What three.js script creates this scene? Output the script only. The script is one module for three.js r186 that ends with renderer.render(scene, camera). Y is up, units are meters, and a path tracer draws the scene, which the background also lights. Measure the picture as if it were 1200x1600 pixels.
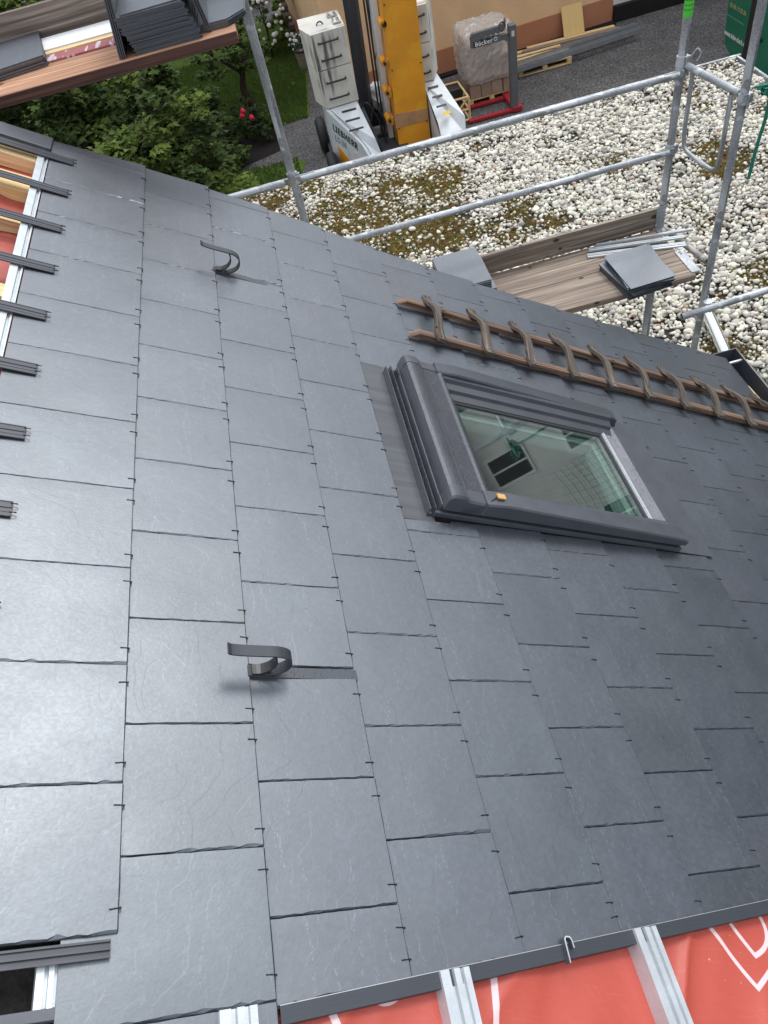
import * as THREE from 'three';
import { RoundedBoxGeometry } from 'three/addons/geometries/RoundedBoxGeometry.js';
import { mergeGeometries, mergeVertices, toCreasedNormals } from 'three/addons/utils/BufferGeometryUtils.js';
import { FontLoader } from 'three/addons/loaders/FontLoader.js';
import { TextGeometry } from 'three/addons/geometries/TextGeometry.js';

// ------------------------------------------------------------------ camera, sky, sun, exposure
const scene = new THREE.Scene();
const camera = new THREE.PerspectiveCamera(70.38, 0.75, 0.05, 400);
camera.position.set(0.718, 1.474, 1.825);
camera.quaternion.setFromRotationMatrix(new THREE.Matrix4().makeBasis(
  new THREE.Vector3(0.96563, -0.17441, 0.19271), new THREE.Vector3(0.25961, 0.61121, -0.74768), new THREE.Vector3(0.01262, 0.77201, 0.63548)));
const SKY_LEVEL = 1.0;
const SUN = new THREE.Vector3(0.41, 0.788, -0.457).normalize();
// three.js equirectangular: u = atan2(z, x) / 2pi + 0.5
const GLOW = (el, az) => { const a = az - Math.PI, d = Math.cos(el) * Math.cos(a) * SUN.x + Math.sin(el) * SUN.y + Math.cos(el) * Math.sin(a) * SUN.z; return 0.84 * Math.exp(-Math.pow(Math.acos(Math.min(1, d)) / 0.72, 2)); };
{
  const W = 256, H = 128, d = new Float32Array(W * H * 4);
  for (let j = 0; j < H; j++) for (let i = 0; i < W; i++) {
    const el = ((j + 0.5) / H - 0.5) * Math.PI, az = i / W * 2 * Math.PI;
    const s = Math.max(0, Math.sin(el));
    // overcast: brighter overhead than at the horizon, soft cloud structure
    let L = 0.24 + 0.86 * s;
    L *= 1 + 0.07 * Math.sin(az * 3 + 2.2 * s) * (1 - s) + 0.05 * Math.sin(az * 7 + el * 11) * (1 - s);
    // the veiled sun brightens the cloud round it
    L += GLOW(el, az);
    if (el < 0) L = 0.2;
    const k = (j * W + i) * 4;
    d[k] = L * 0.94 * SKY_LEVEL; d[k + 1] = L * 0.99 * SKY_LEVEL; d[k + 2] = L * 1.08 * SKY_LEVEL; d[k + 3] = 1;
  }
  const t = new THREE.DataTexture(d, W, H, THREE.RGBAFormat, THREE.FloatType);
  t.mapping = THREE.EquirectangularReflectionMapping; t.magFilter = t.minFilter = THREE.LinearFilter; t.wrapS = THREE.RepeatWrapping; t.needsUpdate = true;
  scene.background = t; scene.environment = t;
}
const sun = new THREE.DirectionalLight(new THREE.Color(1, 0.97, 0.92), 1.0);
sun.position.copy(SUN).multiplyScalar(24).add(new THREE.Vector3(1, -2, -2)); sun.target.position.set(1, -2, -2); sun.castShadow = true; sun.shadow.radius = 32;
sun.shadow.mapSize.set(2048, 2048);
Object.assign(sun.shadow.camera, { left: -16, right: 16, top: 16, bottom: -16, near: 1, far: 60 });
scene.add(sun, sun.target);
const EXPOSURE = 1.35;

// ------------------------------------------------------------------ helpers
const PITCH = 34.2138 * Math.PI / 180, CP = Math.cos(PITCH), SP = Math.sin(PITCH), G = 0.3, W0 = 0.28964;
const V3 = (x, y, z) => new THREE.Vector3(x, y, z);
const rp = (u, v, h = 0) => V3(u * CP + h * SP, -u * SP + h * CP, v);
function RNG(a) { return () => { a |= 0; a = a + 0x6D2B79F5 | 0; let t = Math.imul(a ^ a >>> 15, 1 | a); t = t + Math.imul(t ^ t >>> 7, 61 | t) ^ t; return ((t ^ t >>> 14) >>> 0) / 4294967296; }; }
const rnd = RNG(20240611), rr = (a, b) => a + (b - a) * rnd();
function hash(x, y, s) { let h = Math.imul(x, 374761393) + Math.imul(y, 668265263) + Math.imul(s, 1442695041); h = Math.imul(h ^ h >>> 13, 1274126177); return ((h ^ h >>> 16) >>> 0) / 4294967296; }
function vn(x, y, per, s, py = per) {
  const xi = Math.floor(x), yi = Math.floor(y), fx = x - xi, fy = y - yi, m = a => ((a % per) + per) % per, my = a => ((a % py) + py) % py;
  const ux = fx * fx * (3 - 2 * fx), uy = fy * fy * (3 - 2 * fy), x0 = m(xi), x1 = m(xi + 1), y0 = my(yi), y1 = my(yi + 1);
  const a = hash(x0, y0, s), b = hash(x1, y0, s), c = hash(x0, y1, s), d = hash(x1, y1, s);
  return a + (b - a) * ux + (c - a) * uy + (a - b - c + d) * ux * uy;
}
function fbm(x, y, per, s, o = 4, py = per) { let r = 0, a = 0.5, t = 0; for (let i = 0; i < o; i++) { r += a * vn(x, y, per, s + i, py); t += a; x *= 2; y *= 2; per *= 2; py *= 2; a *= 0.5; } return r / t; }
const n3 = (x, y, z, s = 0) => (vn(x + 31.7 * z, y + 17.3 * z, 4096, s) + vn(y + 11.1, z + x * 0.7 + 5.3, 4096, s + 3)) * 0.5;
const clamp = (x, a = 0, b = 1) => Math.min(b, Math.max(a, x)), ss = (a, b, x) => { const t = clamp((x - a) / (b - a)); return t * t * (3 - 2 * t); };
function tex(w, h, fn, srgb = true) {
  const d = new Uint8Array(w * h * 4);
  for (let j = 0; j < h; j++) for (let i = 0; i < w; i++) { const c = fn(i / w, j / h, i, j), k = (j * w + i) * 4; for (let q = 0; q < 3; q++) d[k + q] = clamp(c[q]) * 255; d[k + 3] = 255; }
  const t = new THREE.DataTexture(d, w, h); t.wrapS = t.wrapT = THREE.RepeatWrapping; t.magFilter = THREE.LinearFilter; t.minFilter = THREE.LinearMipmapLinearFilter; t.generateMipmaps = true;
  if (srgb) t.colorSpace = THREE.SRGBColorSpace; t.needsUpdate = true; return t;
}
const grey = (w, h, fn) => tex(w, h, (x, y, i, j) => { const v = fn(x, y, i, j); return [v, v, v]; }, false);
const M = (c, o = {}) => { const m = new (o.transmission !== undefined || o.clearcoat || o.ior || o.sheen ? THREE.MeshPhysicalMaterial : THREE.MeshStandardMaterial)({ roughness: 0.7, metalness: 0, ...o }); if (Array.isArray(c)) m.color.setRGB(...c); else m.color.set(c); return m; };

const used = {};
function numbered(n) { const k = used[n] = (used[n] ?? -1) + 1; return k ? `${n}_${String(k).padStart(3, '0')}` : n; }
function thing(name, label, category, group, pos) {
  const o = new THREE.Group(); o.name = numbered(name); o.userData = { label, category }; if (group) o.userData.group = group;
  if (pos) o.position.set(...pos); scene.add(o); return o;
}
function shadow(o) { o.traverse(c => { if (c.isMesh) { c.castShadow = c.receiveShadow = true; } }); return o; }
function part(parent, name, geo, mat, extra) { const m = new THREE.Mesh(geo, mat); m.name = name; m.castShadow = m.receiveShadow = true; if (extra) Object.assign(m.userData, extra); parent.add(m); return m; }
function solo(name, geo, mat, label, category, group) { const m = new THREE.Mesh(geo, mat); m.name = numbered(name); m.userData = { label, category }; if (group) m.userData.group = group; m.castShadow = m.receiveShadow = true; scene.add(m); return m; }
function struct(name, geo, mat, kind = 'structure') { const m = new THREE.Mesh(geo, mat); m.name = numbered(name); m.userData = { kind }; m.castShadow = m.receiveShadow = true; scene.add(m); return m; }
// uv in metres from the dominant axis of each face; uv.x runs along axis 'la'
function muv(geo, la = 'x', s = 1, off = 0) {
  const g = geo.index ? geo.toNonIndexed() : geo, p = g.attributes.position, uv = new Float32Array(p.count * 2);
  const a = V3(), b = V3(), c = V3(), n = V3();
  for (let i = 0; i < p.count; i += 3) {
    a.fromBufferAttribute(p, i); b.fromBufferAttribute(p, i + 1); c.fromBufferAttribute(p, i + 2); n.copy(b).sub(a).cross(c.clone().sub(a));
    const ax = Math.abs(n.x), ay = Math.abs(n.y), az = Math.abs(n.z);
    let d = ax > ay && ax > az ? 'x' : ay > az ? 'y' : 'z';
    let others = ['x', 'y', 'z'].filter(k => k !== d); if (others[1] === la) others.reverse();
    [a, b, c].forEach((q, k) => { uv[(i + k) * 2] = (q[others[0]] + off) * s; uv[(i + k) * 2 + 1] = (q[others[1]] + off * 0.37) * s; });
  }
  g.setAttribute('uv', new THREE.BufferAttribute(uv, 2)); return g;
}
const box = (w, h, d, x = 0, y = 0, z = 0, r = 0.003, la, off = 0) => muv(new RoundedBoxGeometry(w, h, d, 1, Math.min(r, w * 0.45, h * 0.45, d * 0.45)).translate(x, y, z), la || (w >= h && w >= d ? 'x' : h >= d ? 'y' : 'z'), 1, off);
// box between min and max corners
const bx = (x0, x1, y0, y1, z0, z1, r, la, off) => box(Math.abs(x1 - x0), Math.abs(y1 - y0), Math.abs(z1 - z0), (x0 + x1) / 2, (y0 + y1) / 2, (z0 + z1) / 2, r, la, off);
function cyl(a, b, r, seg = 14, r2 = r, open = false) {
  const d = b.clone().sub(a), L = d.length(), g = new THREE.CylinderGeometry(r2, r, L, seg, 1, open), uv = g.attributes.uv;
  for (let i = 0; i < uv.count; i++) uv.setXY(i, uv.getX(i) * 6.283 * r, uv.getY(i) * L + (a.x * 1.7 + a.z * 0.9));
  g.applyQuaternion(new THREE.Quaternion().setFromUnitVectors(V3(0, 1, 0), d.normalize())); g.translate((a.x + b.x) / 2, (a.y + b.y) / 2, (a.z + b.z) / 2); return g;
}
function hollow(a, b, r, wall = 0.004, seg = 20) { // open tube with wall thickness
  const L = a.distanceTo(b), pts = [[r, 0], [r, L], [r - wall, L], [r - wall, 0], [r, 0]].map(p => new THREE.Vector2(...p));
  const g = toCreasedNormals(new THREE.LatheGeometry(pts, seg), 0.6), uv = g.attributes.uv, p = g.attributes.position;
  for (let i = 0; i < uv.count; i++) uv.setXY(i, uv.getX(i) * 6.283 * r, p.getY(i) + a.x * 1.3);
  g.applyQuaternion(new THREE.Quaternion().setFromUnitVectors(V3(0, 1, 0), b.clone().sub(a).normalize())); g.translate(a.x, a.y, a.z); return g;
}
const tube = (pts, r, n = 40, seg = 10, tension = 0.5) => new THREE.TubeGeometry(new THREE.CatmullRomCurve3(pts.map(p => p.isVector3 ? p : V3(...p)), false, 'catmullrom', tension), n, r, seg, false);
function extr(pts, depth, bevel = 0) { // polygon in x,y extruded along z from 0 to depth
  const s = new THREE.Shape(pts.map(p => new THREE.Vector2(...p)));
  return new THREE.ExtrudeGeometry(s, { depth, bevelEnabled: bevel > 0, bevelSize: bevel, bevelThickness: bevel, bevelSegments: 1, bevelOffset: -bevel, curveSegments: 10 });
}
function prism(pts, yb) { // footprint [x,z,ytop] (clockwise seen from above or not), flat bottom
  const v = [], n = pts.length, T = pts.map(p => V3(p[0], p[2], p[1])), B = pts.map(p => V3(p[0], yb, p[1]));
  const tri = (a, b, c) => v.push(...a.toArray(), ...b.toArray(), ...c.toArray());
  let area = 0; for (let i = 0; i < n; i++) { const a = pts[i], b = pts[(i + 1) % n]; area += a[0] * b[1] - b[0] * a[1]; }
  const f = area > 0 ? (a, b, c) => tri(a, c, b) : tri;
  for (let i = 1; i < n - 1; i++) { f(T[0], T[i], T[i + 1]); f(B[0], B[i + 1], B[i]); }
  for (let i = 0; i < n; i++) { const j = (i + 1) % n; f(B[i], B[j], T[j]); f(B[i], T[j], T[i]); }
  const g = new THREE.BufferGeometry(); g.setAttribute('position', new THREE.Float32BufferAttribute(v, 3)); g.computeVertexNormals(); return muv(g, 'y');
}
function jitter(geo, amp, freq, seed = 0) {
  const p = geo.attributes.position, nn = geo.attributes.normal;
  for (let i = 0; i < p.count; i++) { const x = p.getX(i), y = p.getY(i), z = p.getZ(i), k = (n3(x * freq, y * freq, z * freq, seed) - 0.5) * 2 * amp; p.setXYZ(i, x + nn.getX(i) * k, y + nn.getY(i) * k, z + nn.getZ(i) * k); }
  geo.computeVertexNormals(); return geo;
}
const strip = g => { for (const k of Object.keys(g.attributes)) if (!['position', 'normal', 'uv'].includes(k)) g.deleteAttribute(k); return g.index ? g.toNonIndexed() : g; };
const merge = a => mergeGeometries(a.map(strip));
function rep(t, s) { const c = t.clone(); c.repeat.set(s, s); c.needsUpdate = true; return c; }

// ------------------------------------------------------------------ materials
// slate: cleft relief, fine grain, chalky scuffs
const scuff = new Float32Array(1024 * 1024), smudge = new Float32Array(1024 * 1024);
{
  const r = RNG(77), put = (A, x, y, v) => { x = (x | 0) & 1023; y = (y | 0) & 1023; A[y * 1024 + x] = Math.max(A[y * 1024 + x], v); };
  for (let k = 0; k < 150; k++) { // strings of chalk dashes running with the joints
    let x = r() * 1024, y = r() * 1024; const n = 4 + r() * 22, sx = (r() - 0.5) * 1.6, str = 0.3 + 0.7 * r();
    for (let i = 0; i < n; i++) { x += sx + (r() - 0.5) * 7; y += 4 + r() * 7; const l = 1 + r() * 7, dx = (r() - 0.5) * 0.6; if (r() < 0.75) for (let q = 0; q < l; q++) { put(scuff, x + dx * q, y + q, str * (0.5 + 0.5 * r())); put(scuff, x + dx * q + 1, y + q, str * (0.3 + 0.6 * r())); if (r() < 0.5) put(scuff, x + dx * q - 1, y + q, str * 0.5); } }
  }
  for (let k = 0; k < 420; k++) { const x = r() * 1024, y = r() * 1024, n = 1 + r() * 9, R = 1 + r() * 7, str = 0.2 + 0.5 * r(); for (let i = 0; i < n; i++) { const px = x + (r() - 0.5) * 2 * R, py = y + (r() - 0.5) * 2 * R, v = str * r(); put(scuff, px, py, v); put(scuff, px + 1, py, v); put(scuff, px, py + 1, v * 0.8); } }
  for (let k = 0; k < 60; k++) { let x = r() * 1024, y = r() * 1024, a = r() * 6.28; const n = 20 + r() * 90, str = 0.15 + 0.25 * r(); for (let i = 0; i < n; i++) { a += (r() - 0.5) * 0.15; x += Math.cos(a); y += Math.sin(a); put(scuff, x, y, str * r()); } }
}
{ const r = RNG(177); for (let k = 0; k < 26; k++) { const cx = r() * 1024, cy = r() * 1024, a = r() * 3.14, L = 12 + r() * 40, w = 4 + r() * 13, str = 0.06 + 0.13 * r(), ca = Math.cos(a), sa = Math.sin(a); for (let y = -60; y <= 60; y++) for (let x = -60; x <= 60; x++) { const u = (x * ca + y * sa) / L, v = (-x * sa + y * ca) / w, d = u * u + v * v; if (d < 1) { const i = ((cy + y) & 1023) * 1024 + ((cx + x) & 1023); smudge[i] = Math.max(smudge[i], str * (1 - d) * (0.45 + 0.55 * hash(x >> 1, y >> 1, k))); } } } }
const slateH = new Float32Array(1024 * 1024);
for (let j = 0; j < 1024; j++) for (let i = 0; i < 1024; i++) {
  const x = i / 1024, y = j / 1024;
  const wx = x * 6 + fbm(x * 8, y * 8, 8, 5, 3) * 1.2, wy = y * 5;
  const t = fbm(wx, wy, 6, 11, 3, 5), q = t * 6, step = Math.floor(q) + ss(0.0, 0.06, q - Math.floor(q));
  slateH[j * 1024 + i] = step / 6 * 0.62 + fbm(x * 40, y * 64, 40, 21, 3, 64) * 0.14 + fbm(x * 14, y * 14, 14, 25, 3) * 0.16 + vn(x * 256, y * 320, 256, 31, 320) * 0.08;
}
const slateMap = tex(1024, 1024, (x, y, i, j) => {
  const k = j * 1024 + i, a = fbm(x * 6, y * 6, 6, 41, 5), b = fbm(x * 90, y * 130, 10, 43, 2), c = fbm(x * 3, y * 3, 3, 47, 3);
  let v = 0.86 + 0.24 * (a - 0.5) + 0.30 * (b - 0.5) + 0.12 * (slateH[k] - 0.5); const tint = (c - 0.5) * 0.05;
  const s = scuff[k]; let col = [v * (0.985 + tint), v, v * (1.035 - tint * 0.6)];
  return col.map(q => q * 0.72 * (1 - smudge[k]) + s * 0.7);
});
const slateBump = grey(1024, 1024, (x, y, i, j) => slateH[j * 1024 + i]);
const slateRough = grey(1024, 1024, (x, y, i, j) => 0.66 + 0.12 * (fbm(x * 9, y * 9, 9, 61, 4) - 0.5) + 0.06 * (vn(x * 200, y * 240, 200, 63, 240) - 0.5) );
const slateTints = [[0.089, 0.100, 0.123], [0.066, 0.076, 0.098], [0.112, 0.123, 0.146], [0.092, 0.096, 0.119], [0.078, 0.092, 0.110], [0.095, 0.104, 0.129]];
const slateMats = slateTints.map(c => M(c, { map: slateMap, bumpMap: slateBump, bumpScale: 0.0010, roughnessMap: slateRough, roughness: 0.68, ior: 2.4, specularColor: new THREE.Color(0.90, 0.955, 1.0) }));
const slateDark = M([0.08, 0.086, 0.098], { map: slateMap, bumpMap: slateBump, bumpScale: 0.0015, roughness: 0.6 });

function metalTex(base, amp, seed, spots) {
  return tex(512, 512, (x, y) => { const a = fbm(x * 6, y * 6, 6, seed, 5) - 0.5, b = vn(x * 128, y * 128, 128, seed + 9) - 0.5, f = fbm(x * 24, y * 24, 24, seed + 5, 3); let v = base + amp * a + amp * 0.4 * b; const s = spots ? ss(spots, spots + 0.03, fbm(x * 8, y * 8, 8, seed + 20, 5)) : 0; v = v * (1 - s) + (0.8 + 0.12 * f) * s; return [v, v * 1.005, v * 1.01]; });
}
const galvMap = metalTex(0.70, 0.36, 101, 0.615), galvBright = metalTex(0.86, 0.12, 131, 0);
const galv = M([0.76, 0.79, 0.81], { map: rep(galvMap, 1.3), roughness: 0.5, metalness: 0.3, bumpMap: rep(galvMap, 1.3), bumpScale: 0.0008 });
const galvNew = M([0.80, 0.84, 0.86], { map: rep(galvBright, 4), roughness: 0.33, metalness: 0.3 });
const steelShiny = M([0.8, 0.81, 0.82], { roughness: 0.14, metalness: 1 });
const coatTex = tex(512, 512, (x, y) => { const a = fbm(x * 8, y * 8, 8, 201, 4) - 0.5, b = vn(x * 200, y * 200, 200, 205) - 0.5; const v = 0.9 + 0.12 * a + 0.06 * b; return [v, v, v]; });
const dropBump = (() => { // fine rain beads
  const A = new Float32Array(512 * 512), r = RNG(5);
  for (let k = 0; k < 900; k++) { const R = 1 + r() * r() * 6, cx = r() * 512, cy = r() * 512; for (let y = -7; y <= 7; y++) for (let x = -7; x <= 7; x++) { const d = Math.hypot(x, y) / R; if (d < 1) { const i = ((cy + y) & 511) * 512 + ((cx + x) & 511); A[i] = Math.max(A[i], Math.sqrt(1 - d * d) * R / 7); } } }
  return grey(512, 512, (x, y, i, j) => A[j * 512 + i]);
})();
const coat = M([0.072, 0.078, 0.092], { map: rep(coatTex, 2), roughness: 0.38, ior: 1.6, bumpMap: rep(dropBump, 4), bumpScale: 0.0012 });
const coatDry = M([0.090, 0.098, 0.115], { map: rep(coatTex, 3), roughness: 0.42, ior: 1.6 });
const coatFlash = M([0.052, 0.058, 0.070], { map: rep(coatTex, 3), roughness: 0.5, ior: 1.5 });
const coatDark = M([0.03, 0.031, 0.034], { map: rep(coatTex, 3), roughness: 0.4, ior: 1.5 });
const coatHood = M([0.072, 0.075, 0.090], { map: rep(coatTex, 2), roughness: 0.2, ior: 1.9, bumpMap: rep(dropBump, 5), bumpScale: 0.0016 });
const rubber = M([0.018, 0.018, 0.019], { roughness: 0.6 });
const wire = M([0.012, 0.012, 0.013], { roughness: 0.45, metalness: 0.3 });
const plasticProfile = M([0.074, 0.078, 0.092], { roughness: 0.4, map: rep(coatTex, 4) });

function woodTex(c0, c1, c2, seed, knots, streak = 1) {
  const r = RNG(seed), K = []; for (let i = 0; i < knots; i++) K.push([r(), r(), 0.006 + r() * 0.012]);
  return tex(1024, 256, (x, y) => {
    let warp = 0, kn = 0; for (const [kx, ky, kr] of K) { const dx = (x - kx) * 1, dy = (y - ky) * 0.25, d = Math.hypot(dx * 0.6, dy); warp += Math.exp(-d * d / (kr * kr * 9)) * 0.04 * Math.sign(dy || 1); kn = Math.max(kn, 1 - ss(kr * 0.5, kr, Math.hypot(dx, dy))); }
    const g = fbm(x * 3, (y + warp) * 27, 3, seed + 3, 4, 27), f = fbm(x * 16, y * 112, 16, seed + 7, 2, 112), b = fbm(x * 5, y * 5, 5, seed + 11, 4);
    const t = clamp((g - 0.5) * 1.9 * streak + 0.5 + (f - 0.5) * 0.7), u = ss(0.35, 0.75, b);
    return [0, 1, 2].map(q => (c0[q] * (1 - t) + c1[q] * t) * (1 - u * 0.55) + c2[q] * u * 0.55 - kn * 0.28);
  });
}
const wGrey = woodTex([0.36, 0.32, 0.29], [0.62, 0.57, 0.52], [0.45, 0.39, 0.34], 301, 8), wWarm = woodTex([0.40, 0.35, 0.31], [0.70, 0.63, 0.56], [0.50, 0.44, 0.39], 311, 3, 0.8), wTan = woodTex([0.52, 0.36, 0.27], [0.82, 0.64, 0.50], [0.60, 0.44, 0.35], 361, 3, 0.8), wFresh = woodTex([0.80, 0.66, 0.45], [0.95, 0.86, 0.68], [0.90, 0.76, 0.52], 321, 4), wDark = woodTex([0.23, 0.20, 0.18], [0.54, 0.49, 0.44], [0.34, 0.30, 0.27], 331, 3), wRed = woodTex([0.25, 0.19, 0.16], [0.62, 0.50, 0.41], [0.34, 0.27, 0.23], 341, 2);
const wm = (t0, o = {}, rx = 0.5, ry = 3.2) => { const t = t0.clone(); t.repeat.set(rx, ry); t.needsUpdate = true; return M([1, 1, 1], { map: t, bumpMap: t, bumpScale: 0.002, roughness: 0.8, ...o }); };
const woodGrey = wm(wGrey), woodWarm = wm(wWarm), woodTan = wm(wTan), woodFresh = wm(wFresh), woodDark = wm(wDark, { bumpScale: 0.004, roughness: 0.9 }, 1.6, 7.3), woodRail = wm(wRed, { roughness: 0.9, bumpScale: 0.003 }, 0.9, 8.1);
const woodEdge = wm(woodTex([0.24, 0.15, 0.13], [0.42, 0.29, 0.25], [0.3, 0.2, 0.18], 351, 2));
const concrete = M([0.9, 0.9, 0.88], { map: tex(512, 512, (x, y) => { const a = fbm(x * 4, y * 4, 4, 401, 5), st = ss(0.52, 0.8, fbm(x * 2, y * 22, 2, 405, 4, 22)) * ss(0.3, 0.7, fbm(x * 3, y * 3, 3, 407, 3)); const v = 0.86 + 0.16 * (a - 0.5) - st * 0.46; return [v * 1.0, v * 0.985, v * 0.95]; }), roughness: 0.85 });
const whitePaint = M([0.74, 0.77, 0.78], { map: rep(metalTex(0.93, 0.14, 411, 0), 1), roughness: 0.4, ior: 1.5 });
const yellowPaint = M([0.86, 0.355, 0.014], { map: tex(512, 512, (x, y) => { const a = fbm(x * 4, y * 4, 4, 421, 5), s = ss(0.60, 0.66, fbm(x * 3, y * 3, 3, 425, 5)); const v = 0.94 + 0.16 * (a - 0.5); return [v, v * (1 + s * 0.35), v + s * 0.8]; }), roughness: 0.45 });
const orangeWorn = M([0.55, 0.29, 0.13], { map: rep(metalTex(0.9, 0.2, 431, 0), 2), roughness: 0.6 });
const darkSteel = M([0.045, 0.05, 0.06], { map: rep(coatTex, 2), roughness: 0.5 });
const blackPl = M([0.02, 0.02, 0.022], { roughness: 0.5 });
const redPaint = M([0.42, 0.02, 0.03], { roughness: 0.4 }), greyPaint = M([0.16, 0.165, 0.17], { map: rep(coatTex, 2), roughness: 0.5 });
const greenPaint = M([0.004, 0.16, 0.085], { roughness: 0.28, clearcoat: 0.5, clearcoatRoughness: 0.15 });
const whiteFlat = M([0.78, 0.78, 0.78], { roughness: 0.6 }), beigeInk = M([0.42, 0.40, 0.2], { roughness: 0.6 }), blackInk = M([0.015, 0.015, 0.015], { roughness: 0.6 });
const plaster = (c, s) => M(c, { map: tex(512, 512, (x, y) => { const a = fbm(x * 3, y * 3, 3, s, 5), b = vn(x * 170, y * 170, 170, s + 4); const v = 0.955 + 0.07 * (a - 0.5) + 0.06 * (b - 0.5); return [v, v * (0.995 + 0.01 * a), v]; }), bumpMap: grey(256, 256, (x, y) => vn(x * 90, y * 90, 90, s + 8)), bumpScale: 0.002, roughness: 0.9 });
const peach = plaster([0.95, 0.62, 0.35], 501), terracotta = plaster([0.52, 0.22, 0.12], 511), palePlaster = plaster([0.72, 0.72, 0.73], 521), whitePlaster = plaster([0.78, 0.77, 0.74], 531);

// ------------------------------------------------------------------ ground
const groundMap = tex(1024, 1024, (x, y) => { const a = fbm(x * 6, y * 6, 6, 601, 4), b = vn(x * 230, y * 230, 230, 605), c = vn(x * 120, y * 120, 120, 607), s = hash((x * 1024) | 0, (y * 1024) | 0, 9) > 0.985 ? 0.25 : 0; const v = 0.37 + 0.12 * (a - 0.5) + 0.30 * (b - 0.5) + 0.22 * (c - 0.5) + s; return [v * 1.02, v, v * 0.98]; });
const groundMat = M([0.86, 0.86, 0.88], { map: groundMap, bumpMap: groundMap, bumpScale: 0.03, roughness: 0.9 });
const GY = -5.8;
{
  const g = new THREE.PlaneGeometry(300, 300).rotateX(-Math.PI / 2); const uv = g.attributes.uv; for (let i = 0; i < uv.count; i++) uv.setXY(i, uv.getX(i) * 110, uv.getY(i) * 110);
  struct('yard', g, groundMat).position.set(0, GY, -10);
}
const soil = M([0.085, 0.06, 0.042], { map: groundMap, bumpMap: groundMap, bumpScale: 0.03, roughness: 1 });
const lawnMat = M([0.6, 0.6, 0.6], { map: tex(512, 512, (x, y) => { const a = fbm(x * 7, y * 7, 7, 621, 5), b = vn(x * 150, y * 150, 150, 625); const v = 0.40 + 0.2 * (a - 0.5) + 0.22 * (b - 0.5); return [v * 0.95, v * 1.22, v * 0.38]; }), roughness: 1 });
function polySheet(pts, y) { const s = new THREE.Shape(pts.map(p => new THREE.Vector2(p[0], -p[1]))); return muv(new THREE.ShapeGeometry(s).rotateX(-Math.PI / 2).translate(0, y, 0), 'x', 0.6); }
struct('lawn', polySheet([[-30, -16.3], [0.53, -16.42], [1.25, -16.55], [1.6, -20], [1.5, -23.5], [-30, -40]], GY + 0.012), lawnMat);
struct('lawn', polySheet([[-9, -9], [-1.0, -9], [0.9, -14.4], [-1.0, -14.7], [-9, -15]], GY + 0.008), lawnMat);
struct('flower_bed', polySheet([[-9, -15], [-1.0, -14.7], [0.5, -15.2], [0.53, -16.42], [-9, -16.3]], GY + 0.004), soil);

// ------------------------------------------------------------------ the slate roof
const roof = thing('slate_roof', 'dark grey slate roof slope with staggered rectangular slates and bare edge strips', 'roof');
roof.rotation.z = -PITCH; // local x runs down the slope, y is the roof normal, z along the ridge
const vEdge = u => { const T = [[-0.45, -1.81], [0, -1.832], [0.31, -1.824], [0.62, -1.797], [0.92, -1.771], [1.27, -1.715], [1.64, -1.692], [2.56, -1.694], [3.63, -1.722], [4, -1.73]]; for (let i = 1; i < T.length; i++) if (u <= T[i][0]) { const k = (u - T[i - 1][0]) / (T[i][0] - T[i - 1][0]); return T[i - 1][1] + k * (T[i][1] - T[i - 1][1]); } return -1.73; };
const nEdge = u => 1.608 - (u - 0.4) * 0.0405;
const WIN = { u0: 1.026, u1: 2.25, v0: -0.592, v1: 0.212 };

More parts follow.
